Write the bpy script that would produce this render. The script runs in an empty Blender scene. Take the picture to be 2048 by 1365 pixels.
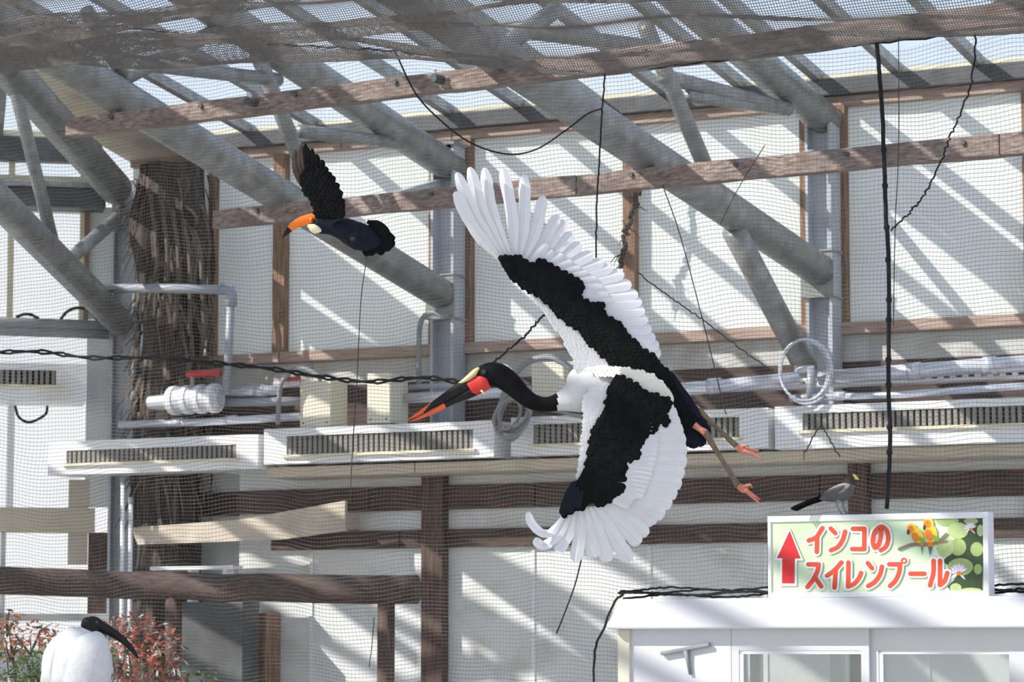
import bpy, math, random
import numpy as np
from mathutils import Vector
random.seed(7); rng = np.random.default_rng(7)
S = bpy.context.scene
C = S.collection

# ------------------------------------------------------------------ camera, world, sun, exposure
F = 6000.0; CX, CY = 1024.0, 682.5; HORIZON = 1300.0
TH = math.atan((HORIZON - CY) / F)
CAM = np.array([0.0, 0.0, 1.6])
cd = bpy.data.cameras.new('camera'); cam = bpy.data.objects.new('camera', cd); C.objects.link(cam)
cam.location = CAM; cam.rotation_euler = (math.pi / 2 + TH, 0, 0)
cd.sensor_width = 36.0; cd.lens = F / 2048 * 36.0; cd.clip_end = 400; cd.clip_start = 0.5
cd.dof.use_dof = True; cd.dof.focus_distance = 14.2; cd.dof.aperture_fstop = 8.0
S.camera = cam
S.view_settings.view_transform = 'Standard'; S.view_settings.look = 'None'
S.view_settings.exposure = 0.22; S.view_settings.gamma = 1.0; S.view_settings.use_curve_mapping = False

w = bpy.data.worlds.new('sky'); S.world = w; w.use_nodes = True
nt = w.node_tree; nt.nodes.clear()
tc = nt.nodes.new('ShaderNodeTexCoord'); sx = nt.nodes.new('ShaderNodeSeparateXYZ')
rp = nt.nodes.new('ShaderNodeValToRGB'); bg = nt.nodes.new('ShaderNodeBackground'); wo = nt.nodes.new('ShaderNodeOutputWorld')
cl = nt.nodes.new('ShaderNodeTexNoise'); cl.inputs['Scale'].default_value = 5.0; cl.inputs['Detail'].default_value = 6
cr = nt.nodes.new('ShaderNodeValToRGB'); cr.color_ramp.elements[0].position = 0.45; cr.color_ramp.elements[1].position = 0.72
mx = nt.nodes.new('ShaderNodeMixRGB'); mx.inputs[2].default_value = (1, 1, 1, 1)
e = rp.color_ramp.elements
e[0].position = 0.0; e[0].color = (1.0, 1.0, 1.0, 1)
e[1].position = 0.60; e[1].color = (0.58, 0.74, 1.0, 1)
for ps, co in ((0.13, (0.97, 0.985, 1.0)), (0.17, (0.80, 0.90, 1.0)), (0.22, (0.58, 0.75, 1.0))):
    m_ = e.new(ps); m_.color = (*co, 1)
nt.links.new(tc.outputs['Generated'], sx.inputs[0]); nt.links.new(sx.outputs[2], rp.inputs[0])
nt.links.new(tc.outputs['Generated'], cl.inputs['Vector']); nt.links.new(cl.outputs[0], cr.inputs[0])
mf = nt.nodes.new('ShaderNodeMath'); mf.operation = 'MULTIPLY'; mf.inputs[1].default_value = 0.40
nt.links.new(cr.outputs[0], mf.inputs[0]); nt.links.new(mf.outputs[0], mx.inputs[0]); nt.links.new(rp.outputs[0], mx.inputs[1])
nt.links.new(mx.outputs[0], bg.inputs[0]); bg.inputs[1].default_value = 0.86; nt.links.new(bg.outputs[0], wo.inputs[0])

sd = bpy.data.lights.new('sun_offscreen', 'SUN'); sun = bpy.data.objects.new('sun_offscreen', sd); C.objects.link(sun)
SUN_DIR = Vector((1.434, 0.391, -1.05)).normalized()      # from upper left, slightly behind the camera
sun.rotation_euler = SUN_DIR.to_track_quat('-Z', 'Y').to_euler(); sun.location = (-8, 5, 12)
sd.energy = 5.4; sd.angle = math.radians(0.53); sd.color = (1.0, 0.94, 0.86)

# ------------------------------------------------------------------ geometry helpers
FW = np.array([0, math.cos(TH), math.sin(TH)]); UP = np.array([0, -math.sin(TH), math.cos(TH)])
def ray(x, y): return FW + np.array([1.0, 0, 0]) * ((x - CX) / F) + UP * ((CY - y) / F)
def P(x, y, Y):
    d = ray(x, y); return CAM + d * (Y / d[1])
def hit(x, y, p0, n):
    d = ray(x, y); return CAM + d * (np.dot(p0 - CAM, n) / np.dot(d, n))
ZV = np.array([0, 0, 1.0])

class Frame:
    """A wall: A a point of it at floor level, U along it, N out of it into the hall."""
    def __init__(s, A, U, N): s.A, s.U, s.N = A, U, N
    def pt(s, u, z, w=0.0): return s.A + u * s.U + w * s.N + z * ZV
    def uz(s, x, y, w=0.0):
        p = hit(x, y, s.A + w * s.N, s.N); return float((p - s.A) @ s.U), float(p[2])
    def u(s, x, y, w=0.0): return s.uz(x, y, w)[0]
    def z(s, x, y, w=0.0): return s.uz(x, y, w)[1]
    def px(s, x, y, w=0.0): return hit(x, y, s.A + w * s.N, s.N)
a = math.radians(27)
A1 = P(905, 600, 26.0); A1[2] = 0
B = Frame(A1, np.array([math.cos(a), -math.sin(a), 0]), np.array([-math.sin(a), -math.cos(a), 0]))      # back wall
UC = -3.36
A2 = B.pt(UC, 0, 0); b = math.radians(11)
L = Frame(A2, np.array([math.cos(b), math.sin(b), 0]), np.array([math.sin(b), -math.cos(b), 0]))        # left wall (u negative in the room)
HD = B.N + L.N; HD = HD / np.linalg.norm(HD)
H = Frame(A2, np.array([-HD[1], HD[0], 0]), HD)                                                         # hip truss plane holds N, z
def in_plane(fr, x, y, u):
    p = hit(x, y, fr.A + u * fr.U, fr.U); return float((p - fr.A) @ fr.N), float(p[2])

WLOC = {}
class MB:
    def __init__(s): s.v = []; s.f = []; s.m = []
    def add(s, v, f, mi=0):
        o = len(s.v); s.v += [tuple(map(float, q)) for q in v]; s.f += [tuple(i + o for i in q) for q in f]; s.m += [mi] * len(f); return s
    def hexa(s, c, mi=0):
        return s.add(c, [(0, 3, 2, 1), (4, 5, 6, 7), (0, 1, 5, 4), (1, 2, 6, 5), (2, 3, 7, 6), (3, 0, 4, 7)], mi)
    def box(s, fr, u0, u1, z0, z1, w0, w1, mi=0):
        return s.hexa([fr.pt(u0, z0, w0), fr.pt(u1, z0, w0), fr.pt(u1, z0, w1), fr.pt(u0, z0, w1),
                       fr.pt(u0, z1, w0), fr.pt(u1, z1, w0), fr.pt(u1, z1, w1), fr.pt(u0, z1, w1)], mi)
    def tube(s, path, r, n=10, mi=0, caps=True):
        p = np.array(path, float); k = len(p); r = np.broadcast_to(np.array(r, float), (k,))
        t = np.gradient(p, axis=0) if k > 2 else np.array([p[1] - p[0]] * 2)
        t = t / np.maximum(np.linalg.norm(t, axis=1)[:, None], 1e-9)
        ref = np.array([0.13, 0.31, 0.94]); 
        if abs(t[0] @ ref) > 0.9: ref = np.array([0.95, 0.2, 0.1])
        vs = []; e1 = np.cross(t[0], ref)
        for i in range(k):
            e1 = e1 - (e1 @ t[i]) * t[i]; e1 /= max(np.linalg.norm(e1), 1e-9); e2 = np.cross(t[i], e1)
            for j in range(n):
                q = 2 * math.pi * j / n; vs.append(p[i] + r[i] * (math.cos(q) * e1 + math.sin(q) * e2))
        fs = [(i * n + j, i * n + (j + 1) % n, (i + 1) * n + (j + 1) % n, (i + 1) * n + j) for i in range(k - 1) for j in range(n)]
        if caps: fs += [tuple(range(n - 1, -1, -1)), tuple((k - 1) * n + j for j in range(n))]
        return s.add(vs, fs, mi)
    def bar(s, p, q, w, h, upv=ZV, mi=0):
        p, q = np.array(p), np.array(q); t = q - p; t = t / np.linalg.norm(t); sd_ = np.cross(t, upv); sd_ /= np.linalg.norm(sd_); u_ = np.cross(sd_, t)
        c = [x + sd_ * (w / 2 * i) + u_ * (h / 2 * j) for j in (-1, 1) for (x, i) in ((p, -1), (p, 1), (q, 1), (q, -1))]
        return s.hexa(c, mi)
    def build(s, name, mats, parent=None, smooth=False, label=None, cat=None, group=None, kind=None, bevel=0, stuff=False):
        mats = mats if isinstance(mats, (list, tuple)) else [mats]
        v = np.array(s.v); lo, hi = v.min(0), v.max(0); c = (lo + hi) / 2; c[2] = lo[2]
        me = bpy.data.meshes.new(name); me.from_pydata((v - c).tolist(), [], s.f)
        for m in mats: me.materials.append(m)
        if len(mats) > 1: me.polygons.foreach_set('material_index', s.m)
        if smooth: me.polygons.foreach_set('use_smooth', [True] * len(s.f))
        me.update(); o = bpy.data.objects.new(name, me); C.objects.link(o)
        fin(o, c, parent, label, cat, group, kind)
        if bevel:
            bv = o.modifiers.new('bevel', 'BEVEL'); bv.width = bevel; bv.segments = 2; bv.limit_method = 'ANGLE'
        if stuff: o['kind'] = 'stuff'
        return o
def fin(o, c, parent, label, cat, group, kind):
    c = np.array(c, float)
    if parent is not None: o.parent = parent; o.location = c - WLOC[parent.name]
    else: o.location = c
    WLOC[o.name] = c
    if label: o['label'] = label
    if cat: o['category'] = cat
    if group: o['group'] = group
    if kind: o['kind'] = kind
def thing(name, loc, label=None, cat=None, group=None, kind=None):
    o = bpy.data.objects.new(name, None); C.objects.link(o); o.empty_display_size = 0.1
    fin(o, loc, None, label, cat, group, kind); return o
def spl(pts, n):
    """Catmull-Rom through the points, n samples."""
    p = np.array(pts, float); k = len(p)
    if k == 2: return np.array([p[0] + (p[1] - p[0]) * i / (n - 1) for i in range(n)])
    e = np.vstack([2 * p[0] - p[1], p, 2 * p[-1] - p[-2]]); out = []
    for i in range(n):
        x = i / (n - 1) * (k - 1); j = min(int(x), k - 2); t = x - j; a0, a1, a2, a3 = e[j:j + 4]
        out.append(0.5 * (2 * a1 + (a2 - a0) * t + (2 * a0 - 5 * a1 + 4 * a2 - a3) * t * t + (3 * a1 - a0 - 3 * a2 + a3) * t ** 3))
    return np.array(out)

# ------------------------------------------------------------------ materials
def mat(name, col, rough=0.6, var=0.12, scale=6.0, metal=0.0, bump=0.0, bscale=40.0, bdist=0.02, transl=0.0, stretch=None, rot=0.0, dark=None, spec=0.4, dirt=None, dscale=3.0, dmin=0.5, dmax=0.7):
    m = bpy.data.materials.new(name); m.use_nodes = True; t = m.node_tree; n = t.nodes; p = n['Principled BSDF']; out = n['Material Output']
    co = n.new('ShaderNodeTexCoord'); mp = n.new('ShaderNodeMapping'); t.links.new(co.outputs['Object'], mp.inputs[0])
    mp.inputs['Rotation'].default_value = (0, 0, rot)
    if stretch: mp.inputs['Scale'].default_value = stretch
    no = n.new('ShaderNodeTexNoise'); no.inputs['Scale'].default_value = scale; no.inputs['Detail'].default_value = 6
    if stretch:
        rotn = n.new('ShaderNodeMapping'); rotn.inputs['Rotation'].default_value = (0, 0, rot); t.links.new(co.outputs['Object'], rotn.inputs[0])
        mp.inputs['Rotation'].default_value = (0, 0, 0); t.links.new(rotn.outputs[0], mp.inputs[0])
    t.links.new(mp.outputs[0], no.inputs['Vector'])
    r = n.new('ShaderNodeValToRGB'); r.color_ramp.elements[0].position = 0.32; r.color_ramp.elements[1].position = 0.68
    c0 = dark if dark else tuple(x * (1 - var) for x in col); c1 = col if dark else tuple(min(1, x * (1 + var)) for x in col)
    r.color_ramp.elements[0].color = (*c0, 1); r.color_ramp.elements[1].color = (*c1, 1)
    t.links.new(no.outputs[0], r.inputs[0]); last = r.outputs[0]
    if dirt:
        dn = n.new('ShaderNodeTexNoise'); dn.inputs['Scale'].default_value = dscale; dn.inputs['Detail'].default_value = 8; t.links.new(co.outputs['Object'], dn.inputs['Vector'])
        dr = n.new('ShaderNodeValToRGB'); dr.color_ramp.elements[0].position = dmin; dr.color_ramp.elements[1].position = dmax; t.links.new(dn.outputs[0], dr.inputs[0])
        mm = n.new('ShaderNodeMixRGB'); t.links.new(dr.outputs[0], mm.inputs[0]); t.links.new(last, mm.inputs[1]); mm.inputs[2].default_value = (*dirt, 1); last = mm.outputs[0]
    t.links.new(last, p.inputs['Base Color'])
    p.inputs['Roughness'].default_value = rough; p.inputs['Metallic'].default_value = metal; p.inputs['Specular IOR Level'].default_value = spec
    if bump:
        bn = n.new('ShaderNodeTexNoise'); bn.inputs['Scale'].default_value = bscale; bn.inputs['Detail'].default_value = 5
        t.links.new(mp.outputs[0], bn.inputs['Vector']); bu = n.new('ShaderNodeBump'); bu.inputs['Strength'].default_value = bump; bu.inputs['Distance'].default_value = bdist
        t.links.new(bn.outputs[0], bu.inputs['Height']); t.links.new(bu.outputs[0], p.inputs['Normal'])
    if transl:
        tr = n.new('ShaderNodeBsdfTranslucent'); t.links.new(last, tr.inputs[0]); ms = n.new('ShaderNodeMixShader'); ms.inputs[0].default_value = transl
        t.links.new(p.outputs[0], ms.inputs[1]); t.links.new(tr.outputs[0], ms.inputs[2]); t.links.new(ms.outputs[0], out.inputs[0])
    return m
def glass(name, tint=(0.97, 0.985, 1.0), gloss=0.07, haze=0.0, hazecol=(0.9, 0.95, 1.0)):
    m = bpy.data.materials.new(name); m.use_nodes = True; t = m.node_tree; n = t.nodes; n.clear(); out = n.new('ShaderNodeOutputMaterial')
    tr = n.new('ShaderNodeBsdfTransparent'); tr.inputs[0].default_value = (*tint, 1); gl = n.new('ShaderNodeBsdfGlossy'); gl.inputs['Roughness'].default_value = 0.05
    mi = n.new('ShaderNodeMixShader'); mi.inputs[0].default_value = gloss; t.links.new(tr.outputs[0], mi.inputs[1]); t.links.new(gl.outputs[0], mi.inputs[2]); last = mi
    if haze:
        co = n.new('ShaderNodeTexCoord'); no = n.new('ShaderNodeTexNoise'); no.inputs['Scale'].default_value = 1.3; no.inputs['Detail'].default_value = 5
        t.links.new(co.outputs['Object'], no.inputs['Vector']); ml = n.new('ShaderNodeMath'); ml.operation = 'MULTIPLY'; ml.inputs[1].default_value = haze * 2
        t.links.new(no.outputs[0], ml.inputs[0]); df = n.new('ShaderNodeBsdfTranslucent'); df.inputs[0].default_value = (*hazecol, 1)
        mh = n.new('ShaderNodeMixShader'); t.links.new(ml.outputs[0], mh.inputs[0]); t.links.new(last.outputs[0], mh.inputs[1]); t.links.new(df.outputs[0], mh.inputs[2]); last = mh
    t.links.new(last.outputs[0], out.inputs[0]); return m

M = {}
M['steel'] = mat('galvanised_steel', (0.31, 0.32, 0.32), 0.42, 0.22, 9, metal=0.35, bump=0.05, dirt=(0.19, 0.185, 0.165), dscale=5, dmin=0.5, dmax=0.8)
M['steel_dark'] = mat('weathered_steel', (0.10, 0.105, 0.11), 0.55, 0.25, 5, metal=0.3, dirt=(0.09, 0.09, 0.09))
M['column'] = mat('painted_column', (0.46, 0.49, 0.53), 0.5, 0.1, 4, metal=0.15)
M['wood_h'] = mat('weathered_beam_wood', (0.40, 0.325, 0.29), 0.85, scale=3.0, stretch=(1.2, 22, 22), rot=a, dark=(0.15, 0.105, 0.09), bump=0.4, bscale=4, dirt=(0.12, 0.09, 0.08), dscale=2.2, dmin=0.5, dmax=0.85)
M['wood_v'] = mat('post_wood', (0.36, 0.23, 0.155), 0.85, scale=3.0, stretch=(22, 22, 1.2), rot=a, dark=(0.15, 0.085, 0.055), bump=0.4, bscale=4)
M['wood_sill'] = mat('sill_wood', (0.50, 0.38, 0.31), 0.8, scale=3.0, stretch=(1.2, 20, 20), rot=a, dark=(0.30, 0.21, 0.165), bump=0.3, bscale=4)
M['wood_dark'] = mat('dark_stained_wood', (0.135, 0.095, 0.08), 0.85, scale=3.0, stretch=(1.2, 20, 20), rot=a, dark=(0.06, 0.042, 0.035), bump=0.4, bscale=4)
M['wood_darkv'] = mat('dark_stained_post_wood', (0.15, 0.10, 0.08), 0.85, scale=3.0, stretch=(20, 20, 1.2), rot=a, dark=(0.065, 0.042, 0.035), bump=0.4, bscale=4)
M['panel'] = mat('white_translucent_sheet', (0.80, 0.83, 0.80), 0.35, 0.05, 1.5, bump=0.10, bscale=2.0, transl=0.22, dirt=(0.64, 0.67, 0.60), dscale=1.6, dmin=0.5, dmax=0.85)
M['board'] = mat('white_wall_board', (0.74, 0.75, 0.74), 0.6, 0.05, 2, dirt=(0.55, 0.53, 0.48), dscale=2.5, dmin=0.55, dmax=0.8)
M['greyboard'] = mat('grey_board', (0.58, 0.58, 0.55), 0.7, 0.06, 2, dirt=(0.46, 0.44, 0.40))
M['beige'] = mat('beige_soffit_board', (0.62, 0.54, 0.44), 0.7, 0.06, 2, dirt=(0.5, 0.43, 0.34))
M['white_metal'] = mat('white_enamel', (0.82, 0.83, 0.84), 0.35, 0.03, 3, dirt=(0.66, 0.60, 0.48), dscale=2.0, dmin=0.6, dmax=0.85)
M['kiosk_white'] = mat('white_kiosk_panel', (0.70, 0.70, 0.73), 0.4, 0.02, 3, dirt=(0.7, 0.69, 0.68), dscale=4, dmin=0.62, dmax=0.85)
M['kiosk_grey'] = mat('pale_grey_aluminium', (0.66, 0.66, 0.67), 0.4, 0.03, 3, metal=0.2)
M['grille'] = mat('dusty_grille', (0.30, 0.285, 0.26), 0.7, 0.25, 10, dirt=(0.14, 0.10, 0.08), dscale=6)
M['cream'] = mat('cream_plastic', (0.72, 0.68, 0.56), 0.5, 0.03, 3, dirt=(0.6, 0.54, 0.4), dscale=5, dmin=0.6, dmax=0.85)
M['lagging'] = mat('silver_lagging', (0.64, 0.66, 0.72), 0.3, 0.08, 12, metal=0.35, bump=0.12, bscale=14)
M['pipe'] = mat('grey_pipe', (0.34, 0.37, 0.41), 0.45, 0.1, 6, metal=0.1)
M['red'] = mat('red_valve_paint', (0.52, 0.06, 0.06), 0.5, 0.1, 8)
M['hose'] = mat('grey_hose', (0.27, 0.28, 0.29), 0.6, 0.1, 8)
M['black'] = mat('black_rope', (0.015, 0.016, 0.018), 0.8, 0.3, 60, bump=0.5, bscale=120)
M['twine'] = mat('dark_twine', (0.07, 0.065, 0.06), 0.9, 0.3, 60)
M['net'] = mat('grey_net_twine', (0.20, 0.18, 0.165), 0.75, 0.2, 30)
M['bark'] = mat('fibrous_bark', (0.13, 0.105, 0.09), 0.95, scale=4, stretch=(18, 18, 1.2), dark=(0.03, 0.026, 0.022), bump=0.8, bscale=4)
M['fibre'] = mat('dry_fibre', (0.22, 0.18, 0.145), 0.95, scale=5, stretch=(10, 10, 1), dark=(0.09, 0.07, 0.055), transl=0.15)
M['floor'] = mat('concrete_floor', (0.50, 0.48, 0.44), 0.8, 0.12, 0.8, bump=0.1, bscale=8)
M['roof_glass'] = glass('roof_glass', (0.96, 0.98, 1.0), 0.06, 0.10)
M['win_glass'] = glass('window_glass', (0.98, 0.99, 1.0), 0.06, 0.05)
M['door_glass'] = glass('door_glass', (0.92, 0.95, 0.93), 0.10, 0.22, (0.88, 0.92, 0.90))
M['seal'] = mat('cream_glazing_seal', (0.72, 0.66, 0.48), 0.6, 0.1, 5)

# ------------------------------------------------------------------ the setting: floor, walls, roof
mb = MB(); mb.add([(-60, -20, 0), (60, -20, 0), (60, 80, 0), (-60, 80, 0)], [(0, 1, 2, 3)])
mb.build('floor', M['floor'], kind='structure')

UR = 9.0                                  # right end of the back wall (out of frame)
Z_SILL, Z_PTOP, Z_EAVE = 4.17, 6.05, 6.32
wb = thing('wall_back', B.pt(2.5, 0, 0), kind='structure')
WL = 0.34; US = -1.95
mb = MB(); mb.box(B, UC, UR, 0, Z_SILL - 0.02, -0.12, 0.0); mb.box(B, US, UR, 0, 3.48, 0.0, WL); mb.build('lower_wall', M['board'], wb)
def upx(x, y=500, w=0.0): return B.u(x, y, w)
posts = [(upx(424), upx(436)), (upx(553), upx(577)), (upx(864), upx(883)), (upx(932), upx(948)), (upx(1252), upx(1276)), (upx(1606), upx(1626)), (upx(1680), upx(1698)), (upx(2052), upx(2074)), (6.1, 6.2), (7.6, 7.7)]
edges = [UC] + [x for p in posts for x in p] + [UR]
for i in range(0, len(edges), 2):         # one white sheet per bay, slightly billowed, joints recessed behind the posts
    u0, u1 = edges[i] - 0.02, edges[i + 1] + 0.02
    if u1 - u0 < 0.06: continue
    mb = MB(); nu, nz = 10, 10; vs = []
    ph = random.random() * 6
    for j in range(nz + 1):
        for k in range(nu + 1):
            fu, fz = k / nu, j / nz
            bul = 0.035 * math.sin(math.pi * fu) * math.sin(math.pi * fz) * math.sin(2.2 * fz + ph) + 0.01 * math.sin(7 * fu + 5 * fz + ph)
            vs.append(B.pt(u0 + (u1 - u0) * fu, Z_SILL + (Z_PTOP - Z_SILL) * fz, -0.03 + bul * 0.6))
    mb.add(vs, [(j * (nu + 1) + k, j * (nu + 1) + k + 1, (j + 1) * (nu + 1) + k + 1, (j + 1) * (nu + 1) + k) for j in range(nz) for k in range(nu)])
    mb.build('panel', M['panel'], wb, smooth=True)
for u0, u1 in posts:
    mb = MB(); mb.box(B, u0, u1, Z_SILL, Z_PTOP, -0.02, 0.07); mb.build('post', M['wood_v'], wb, bevel=0.006)
def wsegs(name, z0, z1, w0, w1, m, cuts, bev=0.006):
    for u0, u1 in zip(cuts[:-1], cuts[1:]):
        mb = MB(); mb.box(B, u0 + 0.004, u1 - 0.004, z0, z1, w0, w1); mb.build(name, M[m], wb, bevel=bev)
wsegs('sill_rail', Z_SILL - 0.02, Z_SILL + 0.075, -0.04, 0.12, 'wood_sill', [UC, upx(572, 700), upx(900, 690), upx(1655, 660), 6.2, UR])
wsegs('head_rail', Z_PTOP - 0.01, Z_PTOP + 0.075, -0.04, 0.06, 'wood_sill', [UC, -1.1, 0.02, 3.5, 6.2, UR])
wsegs('apron_board', 3.93, 4.14, 0.0, 0.02, 'greyboard', [UC, -1.4, 0.0, 3.46], 0)
wsegs('apron_board', 3.93, 4.14, 0.0, 0.02, 'greyboard', [3.85, 6.2, UR], 0)
wsegs('wood_band', 3.40, 3.93, 0.0, 0.03, 'wood_dark', [UC, 0.0, 3.6, UR])
wsegs('wood_band', 2.79, 2.995, WL, WL + 0.06, 'wood_dark', [US, -0.6, 1.0, 3.55, UR])
wsegs('wood_band', 2.80, 3.01, 0.0, 0.06, 'wood_dark', [UC, US])
wsegs('wood_band', 2.465, 2.62, WL, WL + 0.05, 'wood_dark', [-1.6, -0.3, 1.9, 3.55, UR])
for x0, x1, y0 in ((843, 886, 946), (1696, 1734, 905)):
    mb = MB(); u0, u1 = B.u(x0, 1000, 0.45), B.u(x1, 1000, 0.45); mb.box(B, u0, u1, 0, min(3.47, B.z((x0 + x1) / 2, y0, 0.4) + 0.2), WL, WL + 0.12); mb.build('post', M['wood_darkv'], wb, bevel=0.008)
wsegs('ledge', 3.075, 3.162, WL, 0.86, 'beige', [-1.36, 0.1, 3.6, UR])
# joints between the white lower boards
for x in (660, 1100, 1330, 1560, 1880):
    u0 = B.u(x, 1200); mb = MB(); mb.box(B, u0, u0 + 0.03, 0, 2.45, WL, WL + 0.012); mb.build('joint_strip', M['white_metal'], wb)

# left wall: glazed
wl = thing('wall_left', L.pt(-3, 0, 0), kind='structure')
def lz(x, y, w=0.0): return L.z(x, y, w)
def lu(x, y=600, w=0.0): return L.u(x, y, w)
UL = -15.0
def lbox(name, m, x0, x1, y0, y1, w0, w1, bev=0.006, parent=wl):
    """A rail or post given by its pixel rectangle on the left wall (x0 None: goes on out of frame)."""
    u0 = UL if x0 is None else lu(x0, (y0 + y1) / 2, w1); u1 = lu(x1, (y0 + y1) / 2, w1); xm = (max(x0 or 0, 0) + x1) / 2
    mb = MB(); mb.box(L, u0, u1, lz(xm, y1, w1), lz(xm, y0, w1), w0, w1); return mb.build(name, M[m], parent, bevel=bev)
lbox('head_beam', 'steel_dark', None, 205, 276, 322, -0.05, 0.12)
lbox('glazing_seal', 'seal', None, 205, 262, 275, -0.05, 0.05)
lbox('rail', 'board', None, 175, 405, 424, -0.05, 0.04)
lbox('rail', 'seal', None, 200, 352, 364, -0.05, 0.03)
lbox('rail', 'beige', None, 190, 1016, 1066, -0.05, 0.06)
lbox('rail', 'greyboard', None, 240, 1228, 1243, -0.05, 0.05)
lbox('pier', 'panel', 176, 246, 415, 640, -0.03, 0.0, 0)
lbox('pier', 'board', 172, 246, 660, 1015, -0.05, 0.02, 0)
lbox('pier', 'beige', 137, 176, 960, 1130, -0.05, 0.03, 0)
lbox('pier', 'wood_darkv', 176, 246, 1066, 1320, -0.05, 0.03, 0)
lbox('mullion', 'seal', 160, 176, 322, 640, -0.05, 0.05)
lbox('mullion', 'wood_v', 168, 178, 420, 640, -0.02, 0.07)
for x in (22, -150, -330, -520):
    lbox('mullion', 'seal', x - 6, x + 6, 322, 640, -0.05, 0.05); lbox('mullion', 'white_metal', x - 8, x + 6, 805, 1016, -0.05, 0.05)
lbox('mullion', 'greyboard', 0, 10, 1066, 1300, -0.05, 0.05)
pz = [(322, 352), (364, 405), (424, 640), (800, 1016), (1066, 1135), (1135, 1228), (1243, 1300)]
for y0, y1 in pz:
    for x0, x1 in ((-700, -520), (-520, -330), (-330, -150), (-150, 22), (22, 168)):
        mb = MB(); z0, z1 = lz(80, y1), lz(80, y0); u0, u1 = lu(x0, 700), lu(x1, 700)
        mb.add([L.pt(u0, z0, -0.02), L.pt(u1, z0, -0.02), L.pt(u1, z1, -0.02), L.pt(u0, z1, -0.02)], [(0, 1, 2, 3)]); mb.build('pane', M['win_glass'], wl)
mb = MB(); mb.box(L, UL, lu(172, 700), 0, lz(80, 1300), -0.08, 0.02); mb.build('base_wall', M['board'], wl)
mb = MB(); mb.box(L, UL, lu(172, 700), lz(80, 800), lz(80, 655), -0.05, 0.0); mb.build('spandrel', M['win_glass'], wl)

# roof: glazing bars and panes on both slopes, meeting over the hip
RS = 0.145; TANH = math.tan((a + b) / 2); WMAX = 16.0
def rz(w_): return Z_EAVE + RS * w_
def roof(fr, name, sgn, ucorner, ufar, first):
    root = thing(name, fr.pt((ucorner + ufar) / 2, Z_EAVE, 0), kind='structure')
    us = []; u_ = first
    while abs(u_) < abs(ufar): us.append(u_); u_ += 0.69 * sgn
    lim = lambda q: max(0.0, min(WMAX, abs(q - ucorner) / TANH))
    for q in us:
        if lim(q) < 0.2: continue
        mb = MB(); mb.bar(fr.pt(q, rz(-0.05) - 0.03, -0.05), fr.pt(q, rz(lim(q)) - 0.03, lim(q)), 0.075, 0.09); mb.build('glazing_bar', M['steel'], root)
    for q0, q1 in zip(us[:-1], us[1:]):
        l0, l1 = lim(q0), lim(q1); k = 0
        for s0, s1 in ((0, 3), (3, 6), (6, 9), (9, 12.5), (12.5, 16)):
            a0, a1 = min(s1, l0), min(s1, l1); b0, b1 = min(s0, l0), min(s0, l1)
            if a1 - b1 < 0.05 and a0 - b0 < 0.05: continue
            mb = MB(); pts = [fr.pt(q0, rz(b0) + 0.03, b0), fr.pt(q1, rz(b1) + 0.03, b1), fr.pt(q1, rz(a1) + 0.03, a1), fr.pt(q0, rz(a0) + 0.03, a0)]
            mb.add(pts, [(0, 1, 2, 3)]); mb.build('pane', M['roof_glass'], root)
    return root
rb = roof(B, 'roof_back', 1, UC, UR, UC + 0.6)
rl = roof(L, 'roof_left', -1, 0.0, UL, -0.55)
# eave beam of the back wall, with the pale seal under the glass edge
mb = MB(); mb.box(B, UC, UR, Z_PTOP + 0.075, Z_EAVE - 0.05, -0.1, 0.12); mb.build('eave_beam', M['steel_dark'], rb, bevel=0.01)
mb = MB(); mb.box(B, UC, UR, Z_EAVE - 0.05, Z_EAVE - 0.005, -0.12, 0.05); mb.build('glazing_seal', M['seal'], rb)
mb = MB(); mb.tube([A2 + HD * t + ZV * (rz(t * math.cos((a + b) / 2)) - 0.02) for t in (-0.1, 16.5)], 0.09, 8); mb.build('hip_bar', M['steel'], rb)
# beige soffit board along the hip
mb = MB(); p0 = B.pt(0, Z_EAVE - 0.22, 0); nrm = np.cross(B.U, B.N + RS * ZV)
pts = [hit(x, y, p0, nrm) for x, y in ((-130, -70), (30, 45), (270, 210), (412, 318), (330, 334), (262, 326), (205, 292), (95, 195), (-60, 40))]
mb.add(pts + [p + ZV * 0.03 for p in pts], [tuple(range(9)), tuple(range(17, 8, -1))] + [(i, (i + 1) % 9, 9 + (i + 1) % 9, 9 + i) for i in range(9)])
mb.build('soffit_board', M['beige'], rb)

# ------------------------------------------------------------------ steel columns, trusses, timber beams
U1, U2 = 0.06, 3.53; U3 = U2 + 3.47
def column(fr, u, ztop, label, zj=4.62, gusset=True):
    t = thing('steel_column', fr.pt(u, 0, 0.2), label, 'column', 'steel columns along the glasshouse walls')
    for s_ in (-1, 1):
        mb = MB(); mb.box(fr, u + s_ * 0.1 - 0.012, u + s_ * 0.1 + 0.012, 0, ztop, 0.09, 0.31); mb.build('flange', M['column'], t)
    mb = MB(); mb.box(fr, u - 0.088, u + 0.088, 0, ztop, 0.18, 0.20); mb.build('web_plate', M['column'], t)
    if gusset:
        mb = MB(); mb.box(fr, u - 0.15, u + 0.13, zj - 0.17, zj + 0.19, 0.315, 0.33); mb.build('joint_plate', M['steel'], t, bevel=0.004)
        mb = MB(); mb.box(fr, u - 0.15, u + 0.13, zj + 0.19, zj + 0.205, 0.1, 0.34); mb.box(fr, u - 0.15, u + 0.13, zj - 0.185, zj - 0.17, 0.1, 0.34); mb.build('joint_flange', M['steel'], t)
        mb = MB(); mb.box(fr, u - 0.13, u + 0.13, ztop - 0.03, ztop, 0.075, 0.34); mb.build('cap_plate', M['steel'], t)
column(B, U1, 5.98, 'grey steel H column on the back wall between two closely set wooden posts')
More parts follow.
